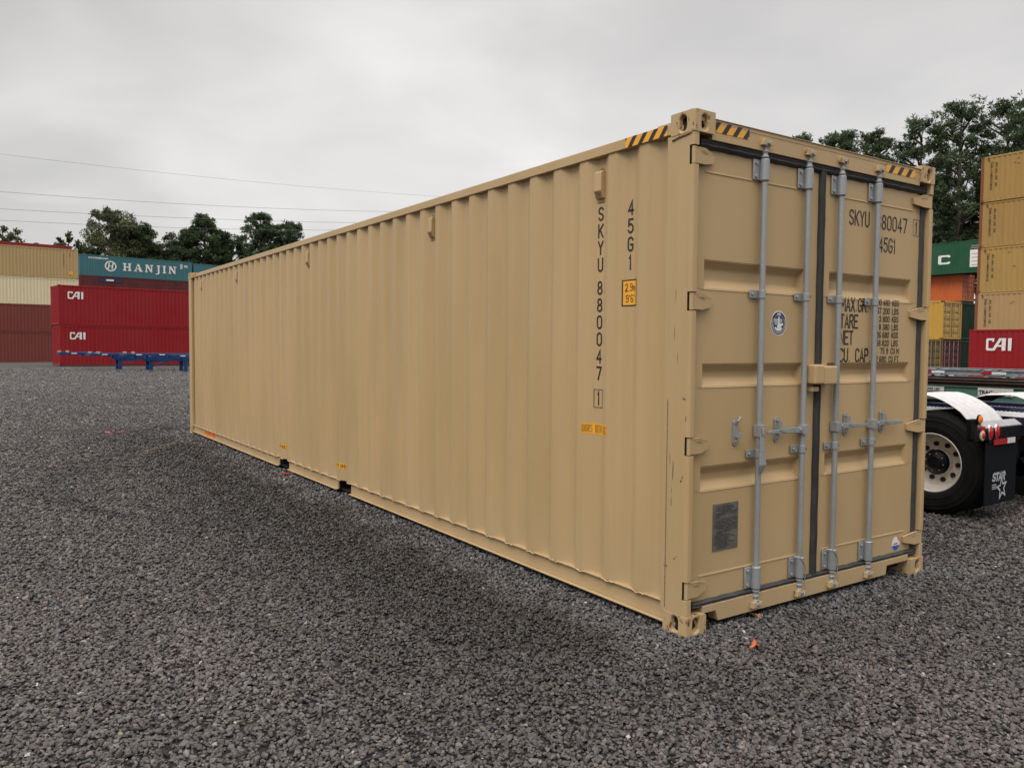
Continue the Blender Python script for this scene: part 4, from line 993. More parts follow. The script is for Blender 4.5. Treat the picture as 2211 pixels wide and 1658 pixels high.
def ex_hanjin(t):
    def f(mb):
        cx0, cz0, n = 3.55, 1.32, 32
        for k in range(n):
            a, b = 2*math.pi*k/n, 2*math.pi*(k+1)/n
            mb.face([(cx0+r*math.cos(q)*1.05, -.004, cz0+r*math.sin(q)) for r, q in ((.50, a), (.66, a), (.66, b), (.50, b))])
        slab(mb, [[(0, .05), (.20, .05), (.34, .95), (.14, .95)], [(.52, .05), (.72, .05), (.86, .95), (.66, .95)], bx2(.1, .72, .43, .57), [(-.22, .0), (.06, .05), (.1, .2), (-.12, .18)], [(.78, .8), (1.0, .82), (1.08, .98), (.82, .95)]], cx0-.36, cz0-.42, .84)
        x = 5.0
        for ch, ad in (('H', 1.38), ('A', 1.38), ('N', 1.30), ('J', .95), ('I', .78), ('N', 1)): slab(mb, SL[ch], x, .86, .97); x += ad*.97
        font_mesh(mb, 'www.hanjin.com', .34, lambda a, c, l: (1.0+a, -.004, 2.14+c), .012, 1.0)
        small_marks(mb, 12.15, 2.12, 5, w=.34, h=.09, seed=8); small_marks(mb, 12.62, 1.96, 2, w=.55, h=.10, seed=5)
    logo(t, f, M['white'])
bg_box('shipping_container', 'teal HANJIN container on top of the maroon stack below the trees', 'shipping container', 'teal', (7.7, 108.3, -.26+4*2.59), 8, L=13.7, group=GL, extra=ex_hanjin)
bg_box('shipping_container', 'end of another teal container right of the HANJIN one, above the tan container', 'shipping container', 'teal', (7.7+13.9*math.cos(R(8)), 108.3+13.9*math.sin(R(8)), -.26+4*2.59), 8, L=6.06, H=2.45, group=GL)
def ex_label(t):
    logo(t, lambda mb: mb.box(2.1, 4.85, -.006, -.003, 1.90, 2.36), M['navyink'], 'blue_sign'); logo(t, lambda mb: [mb.box(3.0, 3.9, -.010, -.008, 2.03, 2.24)], M['white'])
for k in range(4):
    bg_box('shipping_container', 'dark maroon container with small blue sign directly under the HANJIN container' if k == 3 else ('lowest', 'second lowest', 'third')[k]+' dark maroon container in the stack under the HANJIN container', 'shipping container', 'maroon_dk', (7.7, 108.3, -.26+k*2.59), 8, L=13.7, group=GL if k == 3 else 'containers hidden under the teal one', extra=ex_label if k == 3 else None)
for k in range(4):
    if k: bg_box('shipping_container', ('', 'second lowest', 'third', 'fourth')[k]+' dark maroon container below the short teal container end', 'shipping container', 'maroon_dk', (7.7+13.9*math.cos(R(8)), 108.3+13.9*math.sin(R(8)), -.26+k*2.59), 8, L=6.06, group='containers hidden under the teal one')
bg_box('shipping_container', 'lowest dark maroon container below the short teal container end', 'shipping container', 'maroon_dk', (7.7+13.9*math.cos(R(8)), 108.3+13.9*math.sin(R(8)), -.26), 8, L=6.06, group='containers hidden under the teal one')
for k in range(3):
    bg_box('shipping_container', 'maroon container whose dashed top edge shows between the upper CAI container and the HANJIN stack' if k == 2 else ('lowest', 'second lowest')[k]+' maroon container in the row behind the red CAI stack', 'shipping container', 'maroon', (11.3, 95.0, k*2.62), 7, H=2.62, group=GL if k == 2 else 'containers hidden behind the red stack')

# right hand stacks; faces look towards -x
def ex_med(seed):
    def ex(t):
        def f(mb):
            s = 'MEDITERRANEAN'
            for i, ch in enumerate(s): letters(mb, ch, .54, 2.25-i*.124-.10, .085, .092, .022, 0, flat(-.004))
            for i, ch in enumerate('SHIPPING CO'):
                if ch != ' ': letters(mb, ch, .80, 2.18-i*.124-.10, .085, .092, .022, 0, flat(-.004))
            small_marks(mb, .36, 2.38, 2, dx=.04, w=.07, h=.06, seed=seed)
            rr = random.Random(seed)
            for k in range(4): x = rr.uniform(1.6, 3.4); z = rr.uniform(1.3, 2.2); mb.face([(x, -.003, z), (x+.12, -.003, z+.01), (x+.10, -.003, z+.04), (x, -.003, z+.03)])
        logo(t, f, M['ink'])
    return ex
labs = ['ochre container hidden at the foot of the tall right stack behind the red CAI one', 'pale ochre MEDITERRANEAN container resting just above the red CAI container at right', 'third ochre container of the tall right stack, second one above the red container',
        'ochre container second from the top of the tall right stack', 'topmost rust edged ochre container of the tall stack at the right edge']
for k, colr in enumerate(('yel', 'yel3', 'yel2', 'yel', 'yel')):
    bg_box('shipping_container', labs[k], 'shipping container', colr, (45.0+.06*random.uniform(-1, 1), 20.30-.03*k, -.23+k*2.585), -90, H=2.585, group=GR if k else 'containers hidden behind the right red one', extra=ex_med(20+k) if k else None)
def ex_cai_r(t): logo(t, cai(.86, 1.80, 1.22, .63), M['white'])
bg_box('shipping_container', 'red CAI container at the right edge below the ochre stack', 'shipping container', 'cai', (40.0, 18.10, -.17), -90, H=HC, group=GR, extra=ex_cai_r)
bg_box('shipping_container', 'ochre container with door end showing, middle of the right gap under the orange one', 'shipping container', 'yelm', (50.0, 24.70+12.192, -.25+2.59), -90, doors='right', group=GR)
bg_box('shipping_container', 'dark red container with doors to the camera, below the ochre door end', 'shipping container', 'maroon_dk', (50.0, 24.70+12.192, -.25), -90, doors='right', group=GR)
bg_box('shipping_container', 'low brown yellow container with doors to the camera, next to the tan container', 'shipping container', 'yeld', (47.50, 24.6+12.192, -.25), -90, doors='right', group=GR)
bg_box('shipping_container', 'lower dark green container in the shadow between the ochre and red ones', 'shipping container', 'dkgreen', (52.55, 24.9+12.192, -.25), -90, group=GR)
bg_box('shipping_container', 'upper dark green container in the gap beside the ochre door end', 'shipping container', 'dkgreen', (52.55, 24.9+12.192, -.25+2.59), -90, group=GR)
for k in range(3): bg_box('shipping_container', ('lowest', 'second lowest', 'third')[k]+' dark green container in the stack below the orange one', 'shipping container', 'dkgreen', (80.0, 38.5+12.192, -1.11+k*2.59), -90, H=2.59, group='containers hidden under the orange one')
bg_box('shipping_container', 'bright orange container under the green one in the right gap', 'shipping container', 'orange', (80.0, 38.5+12.192, 6.66), -90, H=2.72, doors='right', group=GR)
def ex_c(t):
    cc = [(.1, 0), (.9, 0), (1, .12), (.95, .27), (.8, .27), (.76, .2), (.3, .2), (.26, .26), (.26, .74), (.3, .8), (.76, .8), (.8, .73), (1, .73), (.97, .9), (.9, 1), (.1, 1), (0, .88), (0, .12)]
    ox_ = 43.6
    logo(t, lambda mb: mb.face([(ox_-40.50+a*1.24, -.004, 1.02+b*.92) for a, b in cc]), M['white'])
    logo(t, lambda mb: mb.box(ox_-37.35, ox_-35.6, -.008, -.003, .55, 2.25), M['white'], 'notice_panel')
    logo(t, lambda mb: [mb.box(ox_-37.2+(k % 2)*.02, ox_-36.0, -.011, -.009, .72+.36*k, .80+.36*k) for k in range(4)]+[mb.box(ox_-37.3, ox_-35.8, -.006, -.004, 2.40, 2.48), mb.box(ox_-37.25, ox_-35.8, -.006, -.004, 2.60, 2.68)], plain('faded_print', (.45, .25, .25), .5), 'panel_print')
bg_box('shipping_container', 'green container with white C at the top of the right gap stack', 'shipping container', 'green', (79.0, 43.6, 9.38), -90, H=3.22, L=12.192, group=GR, extra=ex_c)

# ================================================================== chassis trailers
M['blue'] = steel_paint('chassis_blue_paint', (.010, .044, .135), .12, .5); M['greench'] = steel_paint('chassis_green_paint', (.060, .155, .115), .3, .9); M['rustch'] = steel_paint('chassis_rust_paint', (.055, .030, .022), .3, 1.0)
M['tyre'] = plain('tyre_rubber', (.0065, .0065, .0065), .75, 0, .4, nscale=5, bump=.25, spec=.16); M['greygalv'] = plain('galvanised_beam', (.30, .33, .35), .5, .5, .15)
def wheel_part(par, c, ax, r=.5, wd=.24, rimmat='greygalv'):
    s = MB(); prof = [(r*.56, wd*.5), (r*.62, wd*.56), (r*.86, wd*.55), (r*.97, wd*.42), (r, wd*.2), (r, -wd*.2), (r*.97, -wd*.42), (r*.86, -wd*.55), (r*.62, -wd*.56), (r*.56, -wd*.5)]
    s.lathe(prof, c, ax, 32); t = s.build('wheel', M['tyre'], par, smooth=True)
    s = MB(); s.lathe([(r*.565, wd*.5), (r*.53, wd*.44), (r*.5, wd*.05), (r*.28, wd*.02), (r*.2, wd*.3), (.01, wd*.3)], c, ax, 28); s.lathe([(r*.565, -wd*.5), (r*.53, -wd*.44), (r*.5, -wd*.05), (.01, -wd*.02)], c, ax, 28)
    s.build('rim', M[rimmat], t, smooth=True)
def blue_chassis(loc, rz, label):
    t = thing('trailer_chassis', loc, rz, label, 'trailer chassis', 'blue chassis parked in front of the red containers'); W = 2.4
    for y in (.72, 1.68):
        b = MB(); b.prism([(0, .98), (2.35, .98), (2.75, .86), (3.2, .62), (4.1, .60), (5.0, .70), (11.9, .70), (11.9, 1.06), (2.6, 1.06), (2.4, 1.13), (0, 1.13)], 1, y-.05, y+.05); b.build('main_beam', M['blue'], t, bevel=.01, seg=1)
    b = MB(); b.box(-.06, .10, 0, W, .97, 1.15); b.build('front_bolster', M['blue'], t, bevel=.01, seg=1)
    b = MB()
    for x in (1.2, 2.4, 4.6, 6.2, 7.8, 9.4): b.box(x, x+.09, .77, 1.63, .86, .98)
    b.build('cross_member', M['blue'], t)
    b = MB(); b.box(11.75, 11.95, 0, W, .86, 1.10); b.build('rear_bolster', M['blue'], t, bevel=.01, seg=1)
    for y in (.45, 1.83):
        b = MB(); b.box(3.22, 3.42, y, y+.13, .0, .72); b.box(3.14, 3.50, y-.05, y+.18, .0, .03); b.prism([(3.18, .62), (3.46, .62), (3.55, .95), (3.10, .95)], 1, y, y+.14); b.build('landing_leg', M['blue'], t, bevel=.008, seg=1)
    b = MB(); b.tube([(3.42, 1.2, .28), (4.6, 1.2, .72)], .03, 6); b.tube([(3.32, .5, .30), (3.32, 1.9, .30)], .025, 6); b.build('leg_brace', M['blue'], t)
    for x in (-.03, .40): 
        b = MB(); b.lathe([(.0, .03), (.05, .025), (.07, 0)], (x, -.01, 1.18), 1, 12); b.box(x-.09, x+.09, .0, .12, 1.15, 1.24); b.build('twist_lock', plain('pale_twist_lock', (.50, .36, .26), .5), t, bevel=.01, seg=1)
    for k, x in enumerate((.65, 1.9, 3.05, 4.4, 5.9, 7.4)):
        b = MB(); zt = 1.055 if x < 2.4 else .985; b.box(x, x+.30, .655, .668, zt-.025, zt+.035); b.build('reflector', M['whitetape'] if k % 2 == 0 else M['whitetape'], t)
    for x in (10.0, 11.2):
        for y in (.18, 2.2): wheel_part(t, (x, y, .5), 1)
    b = MB(); 
    for x in (10.0, 11.2): b.tube([(x, .2, .5), (x, 2.2, .5)], .06, 8)
    b.build('axle', M['blue'], t)
    b = MB(); b.box(9.3, 11.8, .6, .7, .55, .70); b.box(9.3, 11.8, 1.7, 1.8, .55, .70); b.build('bogie', M['blue'], t)
blue_chassis((1.02, 51.6, -.03), R(-1), 'blue chassis with the longest exposed gooseneck, farthest left in front of the lower CAI container')
blue_chassis((2.40, 49.2, -.07), R(-1), 'middle blue chassis of the three, its legs between the other two')
blue_chassis((3.90, 46.8, -.05), R(-1), 'blue chassis nearest the tan container, partly hidden by its far end')

def yard_chassis(x0, y0, z0, mat, label, flat_=False, L=12.2, tape=None, extra=None, beam=(.0, .24)):
    t = thing('trailer_chassis', (x0, y0, z0), 0, label, 'trailer chassis', 'chassis stacked behind the truck')
    for x in (0.0, 1.3):
        b = MB(); b.box(x, x+.09, 0, L, beam[0], beam[1]); b.box(x-.03, x+.12, .002, L-.002, beam[1]+.001, beam[1]+.015); b.box(x-.03, x+.12, .002, L-.002, beam[0]-.015, beam[0]-.001); b.build('main_beam', mat, t)
    for y in (.0, L-.12):
        b = MB(); b.box(-.5, 1.9, y-.07, y-.005 if y == 0 else y+.19, beam[0]+.02, beam[1]-.02) if y == 0 else b.box(-.5, 1.9, y+.125, y+.19, beam[0]+.02, beam[1]-.02); b.build('bolster', mat, t)
    b = MB()
    for k in range(7): b.box(.095, 1.295, 1+k*1.6, 1.08+k*1.6, beam[0]+.02, beam[1]-.02)
    b.build('cross_member', mat, t)
    if extra: extra(t)
    return t
def ex_trac(t):
    def f(mb): mb.box(-.034, -.031, 3.17-Y0, 3.73-Y0, .085, .215)
    logo(t, f, plain('faded_white_sign', (.50, .47, .42), .5), 'lease_sign')
    PX = lambda a, c, l=0: (-.0365-l, 3.715-Y0-a, .112+c)
    b = MB(); font_mesh(b, 'TRAC', .088, PX, .0035, 1.0); font_mesh(b, 'LEASE, INC.', .052, lambda a, c, l: PX(a+.262, c, l), .0012, .86)
    for k in range(6): b.face([PX(.03+k*.085, -.020), PX(.03+k*.085+.06, -.020), PX(.03+k*.085+.06, -.012), PX(.03+k*.085, -.012)])
    b.build('sign_text', M['navyink'], t, fixn=False)
    logo(t, lambda mb: mb.box(-.034, -.031, 4.30-Y0, 4.76-Y0, .125, .205), plain('grey_sign', (.42, .42, .38), .5), 'weight_sign')
    b = MB(); font_mesh(b, 'WT 6500 LBS', .062, lambda a, c, l: (-.0365, 4.74-Y0-a, .142+c), .0016, 1.02); b.build('sign_text', M['ink'], t, fixn=False)
    for yy in (4.05, 1.9, -.5):
        b = MB(); b.box(-.052, -.048, yy-Y0, yy+.40-Y0, -.075, -.030); b.build('reflector', M['redtape'], t)
        b = MB(); b.box(-.052, -.048, yy-.42-Y0, yy-.002-Y0, -.075, -.030); b.build('reflector', M['whitetape'], t)
    b = MB(); b.box(-.047, .12, -6-Y0, 8.5-Y0, -.12, -.017); b.build('lower_rail', M['rustch'], t)
    for y in (5.6, 6.9):
        for x in (-.35, 1.65): wheel_part(t, (x, y-Y0, .5-.765), 0)
    b = MB()
    for y in (5.6, 6.9): b.tube([(-.35, y-Y0, .5-.765), (1.65, y-Y0, .5-.765)], .06, 8)
    for y in (5.6, 6.9):
        for x in (.0, 1.3): b.box(x, x+.09, y-.1-Y0, y+.1-Y0, -.265, -.1)
    b.build('axle', M['rustch'], t)
    for x in (-.25, 1.45):
        b = MB(); b.box(x, x+.13, -2.2-Y0, -2.05-Y0, -.765, .0); b.build('landing_leg', M['rustch'], t)
Y0 = -4.0
yard_chassis(11.0, Y0, .765, M['greench'], 'green chassis with the TRAC LEASE, INC. sign behind the white fenders', extra=ex_trac, beam=(0, .215))
yard_chassis(11.02, Y0, 1.012, M['rustch'], 'rusty dark chassis lying directly on the green one', beam=(0, .028))
yard_chassis(10.98, Y0, 1.077, M['rustch'], 'second rusty dark chassis of the pile, under the grey one', beam=(0, .028))
def ex_grey(t):
    for k in range(9):
        yy = 9-k*1.05
        b = MB(); b.box(-.036, -.033, yy-Y0, yy+.18-Y0, .055, .100); b.build('reflector', M['redtape'], t)
        b = MB(); b.box(-.036, -.033, yy-.24-Y0, yy-.004-Y0, .055, .100); b.build('reflector', M['whitetape'], t)
    b = MB()
    for yy in (3.50, 3.80, 4.55, 4.80): b.prism([(yy-Y0, .0), (yy+.07-Y0, .0), (yy+.16-Y0, .13), (yy+.11-Y0, .13)], 0, -.03, .30)
    b.box(-.02, .40, 3.52-Y0, 3.86-Y0, .012, .06); b.build('gusset', M['greygalv'], t)
yard_chassis(11.5, Y0, 1.142, M['greygalv'], 'grey galvanised chassis with red and white tape on top of the pile', extra=ex_grey, beam=(.045, .115))

# ================================================================== tractor unit
M['fender'] = plain('white_fender', (.46, .445, .445), .42, 0, .08); M['underside'] = plain('black_fender_underside', (.008, .008, .012), .8, 0, .1, spec=.15); M['navy'] = plain('navy_frame_paint', (.008, .010, .035), .3, 0, .2); M['blackpaint'] = plain('black_paint', (.004, .004, .006), .5, 0, .2, spec=.14)
M['flap'] = plain('mudflap_rubber', (.0045, .0055, .0075), .7, 0, .2, nscale=6, bump=.1, spec=.12); M['chrome'] = plain('chrome', (.75, .75, .75), .15, 1, .05); M['alu'] = plain('bright_rim', (.60, .57, .52), .38, .25, .08, nscale=8)
M['amber'] = plain('amber_lens', (.75, .20, .015), .2, 0, .1); M['redlens'] = plain('red_lens', (.50, .012, .012), .18, 0, .1); M['serr'] = plain('white_step_plate', (.85, .85, .85), .4, .1, .05)
TR = thing('truck', (4.55, 1.07, 0), 0, 'dark tractor unit with white fenders and a STAR mud flap behind the tan container', 'truck')
def tb(mb, name, mat, par=None, **k):
    if par is None: mb.v = [(a-4.55, b-1.07, c) for a, b, c in mb.v]
    else: mb.v = [(a-4.55, b-1.07, c) for a, b, c in mb.v]
    return mb.build(name, mat, par or TR, **k)
def truck_wheel(xo, y, outer):
    """xo: outer sidewall plane, wheel extends towards +x (outer=1) or -x (outer=-1)"""
    r = .512; wd = .27; b = MB(); prof = [(.292, -.0), (.305, -.012), (.345, -.015), (.347, -.019), (.353, -.019), (.355, -.016), (.41, -.015), (.412, -.019), (.418, -.019), (.42, -.014), (.45, -.010), (.452, -.013), (.458, -.012), (.46, -.007), (.485, .012), (.504, .036), (.512, .05)]
    gro = []
    for k in range(5):
        x = .05+k*.045; gro += [(.512, x), (.512, x+.032), (.500, x+.034), (.500, x+.043)]
    prof += gro+[(.504, .285), (.47, .31), (.33, .31), (.29, .30)]
    b.lathe([(p, xo+outer*t) for p, t in prof], (0, y, .512), 0, 56); tw = tb(b, 'wheel', M['tyre'], smooth=True, ang=45)
    b = MB(); b.lathe([(.292, xo+outer*.0), (.284, xo-outer*.004), (.278, xo+outer*.006), (.272, xo+outer*.05), (.262, xo+outer*.13), (.235, xo+outer*.165), (.13, xo+outer*.165), (.128, xo+outer*.10)], (0, y, .512), 0, 56)
    tb(b, 'rim', M['alu'], tw, smooth=True, ang=40)
    b = MB()
    for k in range(10):
        a = 2*math.pi*k/10+.1; cy, cz = y+.178*math.cos(a), .512+.178*math.sin(a); b.tube([(xo+outer*.150, cy, cz), (xo+outer*.166, cy, cz)], .024, 14)
    b.lathe([(.0, xo+outer*.128), (.06, xo+outer*.128), (.07, xo+outer*.134)], (0, y-.215, .44), 0, 12) if False else None
    tb(b, 'rim_hole', M['black'], tw, smooth=True)
    b = MB(); b.lathe([(.001, xo+outer*.035), (.06, xo+outer*.036), (.075, xo+outer*.055), (.105, xo+outer*.075), (.118, xo+outer*.10), (.120, xo+outer*.17)], (0, y, .512), 0, 36); tb(b, 'hub', M['blackpaint'], tw, smooth=True, ang=40)
    b = MB()
    for k in range(8):
        a = 2*math.pi*k/8+.2; b.tube([(xo+outer*.058, y+.088*math.cos(a), .512+.088*math.sin(a)), (xo+outer*.085, y+.088*math.cos(a), .512+.088*math.sin(a))], .007, 6)
    tb(b, 'hub_bolt', M['chrome'], tw)
    b = MB(); prof2 = [(.29, .32), (.34, .315), (.47, .318), (.504, .34), (.512, .36), (.512, .56), (.49, .60), (.36, .61), (.29, .60)]
    b.lathe([(p, xo+outer*t) for p, t in prof2], (0, y, .512), 0, 48); tb(b, 'wheel', M['tyre'], smooth=True)
for y in (1.07,):
    truck_wheel(4.52, y, 1); truck_wheel(6.96, y, -1)
b = MB()
for y in (1.07,): b.tube([(4.8, y, .512), (6.7, y, .512)], .085, 12); b.tube([(5.6, y, .512), (5.9, y, .512)], .2, 14)
tb(b, 'axle', M['blackpaint'], smooth=True)
for y in (5.35,):
    for xo, s_ in ((4.56, 1), (6.92, -1)):
        b = MB(); b.lathe([(.29, xo), (.34, xo-.01*s_), (.47, xo), (.512, xo+.05*s_), (.512, xo+.22*s_), (.47, xo+.27*s_), (.3, xo+.26*s_)], (0, y, .512), 0, 40); tb(b, 'wheel', M['tyre'], smooth=True)
FSIDE = True
def fender(x0, x1, yc, mirror=False):
    prof = [(-1.02+.0, .50), (-.99, .70), (-.90, .90), (-.74, 1.06), (-.50, 1.15), (-.25, 1.182), (0, 1.186)]
    prof = [(1.15-(-y_), z) for y_, z in prof]  # left half towards +y is mirrored below
    right = [(1.28, 1.178), (1.13, 1.184), (1.06, 1.172), (.98, 1.146), (.90, 1.108), (.80, 1.045), (.735, .975), (.69, .915), (.655, .860), (.625, .795)]
    leftp = [(1.80, .80), (1.775, .89), (1.73, .97), (1.66, 1.045), (1.57, 1.10), (1.47, 1.145), (1.38, 1.17)]
    pr = [(p[0]+yc-1.07, p[1]) for p in leftp+right]
    if not mirror: pass
    nx = 40; vs = []
    for (y, z) in pr:
        z -= .062 if x0 > 6 else .012
        for i in range(nx+1):
            t = i/nx; x = x0+(x1-x0)*t; rib = .016*max(0, math.cos(2*math.pi*(t*5+.5)))**6
            vs.append((x, y-rib*.5, z+rib))
    n = nx+1; b = MB(); b.raw(vs, [(j*n+i, (j+1)*n+i, (j+1)*n+i+1, j*n+i+1) for j in range(len(pr)-1) for i in range(nx)])
    o = tb(b, 'fender', M['fender'], smooth=True, ang=70, fixn=False); o.data.materials.append(M['underside']); s = o.modifiers.new('solid', 'SOLIDIFY'); s.thickness = .006; s.offset = -1 if FSIDE else 1; s.material_offset = 1; s.material_offset_rim = 0; return o
FN = fender(4.50, 5.15, 1.07); fender(6.30, 6.95, 1.10)
_tb = tb
def tb(mb, name, mat, par=None, **k):      # the tail group sits just behind the wheel
    mb.v = [(a-.13, b-.062, c) for a, b, c in mb.v]; return _tb(mb, name, mat, par, **k)
b = MB(); b.prism([(.735, .905), (.70, .895), (.60, .895), (.60, .905), (.67, .955)], 0, 4.56, 5.28); tb(b, 'fender_bracket', plain('grey_bracket', (.33, .32, .34), .4, .4), bevel=.003)
b = MB(); b.prism([(4.42, .785), (5.62, .785), (5.62, .893), (4.60, .893), (4.36, .893), (4.36, .785)], 1, .600, .660); LB = tb(b, 'light_bar', M['blackpaint'], bevel=.006)
b = MB(); b.box(4.32, 4.44, .605, .655, .80, .99); tb(b, 'lamp_bracket', M['blackpaint'], bevel=.01)
def lamp(x, z, rx, rz, mat, ringmat, name='tail_lamp', y=.600, ring=1.18):
    b = MB(); n = 28
    def el(s, yy): return [(x+rx*s*math.cos(2*math.pi*k/n), yy, z+rz*s*math.sin(2*math.pi*k/n)) for k in range(n)]
    rings = [el(ring, y), el(ring, y-.012), el(1.0, y-.016)]; b.raw(sum(rings, []), [(j*n+k, j*n+(k+1) % n, (j+1)*n+(k+1) % n, (j+1)*n+k) for j in range(2) for k in range(n)], 0)
    rings = [el(1.0, y-.016), el(.8, y-.024), el(.4, y-.029)]; b.raw(sum(rings, []), [(j*n+k, j*n+(k+1) % n, (j+1)*n+(k+1) % n, (j+1)*n+k) for j in range(2) for k in range(n)]+[tuple(range(2*n, 3*n))], 1)
    return tb(b, name, [ringmat, mat], smooth=True, ang=50)
lamp(4.64, .858, .034, .060, M['redlens'], M['chrome']); lamp(4.765, .858, .034, .060, M['redlens'], M['chrome'])
lamp(4.50, .836, .024, .030, M['redlens'], plain('cream_ring', (.6, .52, .38), .4), 'reflector', ring=1.55)
lamp(4.435, .985, .040, .040, M['amber'], M['blackpaint'], 'marker_lamp', ring=1.15); 
b = MB(); b.box(4.46, 4.545, .592, .600, .876, .918); tb(b, 'reflector', M['redtape'])
b = MB(); b.prism([(4.615, .165), (5.215, .180), (5.225, .778), (4.61, .775)], 1, .612, .622); FL = tb(b, 'mud_flap', M['flap'], bevel=.004)
b = MB(); b.prism([(6.25, .18), (6.90, .18), (6.90, .76), (6.25, .76)], 1, .80, .812); tb(b, 'mud_flap', M['flap'], bevel=.004)
b = MB(); b.box(4.64, 5.24, .603, .6115, .755, .782); tb(b, 'flap_hanger', M['blackpaint'])
b = MB(); b.box(4.73, 4.985, .594, .602, .735, .786); tb(b, 'reflector', M['redtape']); b = MB(); b.box(4.987, 5.14, .594, .602, .737, .788); tb(b, 'reflector', M['whitetape'])
# STAR word and star outline on the flap
b = MB(); PF = lambda a, c, l=0: (4.735+a, .6105-l, .37+c)
letters(b, 'STAR', .02, .015, .050, .085, .019, .010, PF, slant=.18)
star = []
for k in range(10):
    a = math.pi/2+k*math.pi/5+.18; r_ = .115 if k % 2 == 0 else .050; star.append((.205+r_*.95*math.cos(a), -.055+r_*1.08*math.sin(a)))
inner = [(.205+(p[0]-.205)*.62, -.055+(p[1]+.055)*.62) for p in star]
for k in range(10): j = (k+1) % 10; b.face([PF(*star[k], .0006), PF(*star[j], .0006), PF(*inner[j], .0006), PF(*inner[k], .0006)])
for k in range(3): b.face([PF(.015, -.018-k*.018), PF(.10, -.018-k*.018), PF(.10, -.010-k*.018), PF(.015, -.010-k*.018)])
tb(b, 'flap_logo', plain('flap_print', (.42, .43, .45), .5), FL, fixn=False)
tb = _tb
# frame rails, serrated step plates
for x in (5.30, 6.05):
    b = MB(); b.box(x, x+.08, .42, 6.3, .80, 1.05); tb(b, 'frame_rail', M['navy'], bevel=.006)
    b = MB(); vs = []; n = 130
    for i in range(n+1):
        y = .45+2.6*i/n; z = 1.004-.002*(y-.6)+(.006 if i % 2 else 0); vs += [(x-.012, y, z), (x-.012, y, .958)]
    b.raw(vs, [(2*i, 2*i+1, 2*i+3, 2*i+2) for i in range(n)]); o = tb(b, 'step_plate', M['serr'], fixn=False); o.modifiers.new('s', 'SOLIDIFY').thickness = .006
b = MB(); b.box(5.381, 6.049, .42, .50, .82, 1.02); b.box(5.381, 6.049, 1.6, 1.8, .80, 1.0); b.box(5.381, 6.049, 3.2, 3.3, .82, 1.02); tb(b, 'cross_member', M['navy'], bevel=.004)
b = MB(); b.lathe([(.0, 1.13), (.46, 1.13), (.48, 1.11), (.48, 1.06), (.30, 1.0)], (5.72, 1.75, 0), 2, 40) if False else b.prism([(5.72+.47*math.cos(R(a)), 1.80+.47*math.sin(R(a))) for a in range(-60, 241, 12)]+[(5.60, 1.36), (5.72, 1.70), (5.84, 1.36)], 2, 1.06, 1.09)
tb(b, 'fifth_wheel', M['blackpaint'], bevel=.004)
# cab, out of sight behind the container from the photograph's standpoint
b = MB(); b.prism([(4.0, .75), (6.35, .75), (6.5, 1.1), (6.45, 1.75), (5.75, 2.0), (5.45, 2.85), (4.2, 2.95), (4.0, 2.7)], 0, 4.62, 6.86); tb(b, 'cab', M['navy'], bevel=.06, seg=3)
b = MB(); b.prism([(5.74, 1.98), (5.47, 2.72), (5.49, 2.73), (5.765, 1.99)], 0, 4.78, 6.70); tb(b, 'windscreen', M['black'])
b = MB(); b.prism([(4.75, 1.9), (5.55, 1.9), (5.35, 2.6), (4.75, 2.6)], 0, 4.612, 4.618); b.prism([(4.75, 1.9), (5.55, 1.9), (5.35, 2.6), (4.75, 2.6)], 0, 6.862, 6.868); tb(b, 'side_window', M['black'])

# ================================================================== trees
def leafmat(name, col, autumn=0.0):
    m = NT(name); at = m.n('ShaderNodeAttribute', attribute_name='tint'); col2 = m.mix(1.0, col, at.outputs['Color'], 'MULTIPLY')
    if autumn: col2 = m.mix(m.ramp(m.noise(sc=.35, det=4, rough=.65, rnd=True), .52, .66, 0, autumn), col2, (.16, .075, .022))
    m.fin(col2, .6, 0, .25)
    tr = m.n('ShaderNodeBsdfTranslucent'); m.l(col2, tr.inputs[0]); mx = m.n('ShaderNodeMixShader'); mx.inputs[0].default_value = .22
    m.l(m.b.outputs[0], mx.inputs[1]); m.l(tr.outputs[0], mx.inputs[2]); m.l(mx.outputs[0], m.o.inputs[0]); return m.m
M['pine'] = leafmat('pine_needles', (.056, .084, .040)); M['oak'] = leafmat('broad_leaves', (.080, .096, .042), .35); M['thin'] = leafmat('thin_autumn_leaves', (.075, .080, .040), .55)
M['bark'] = plain('pine_bark', (.085, .060, .048), .9, 0, .3, nscale=4)
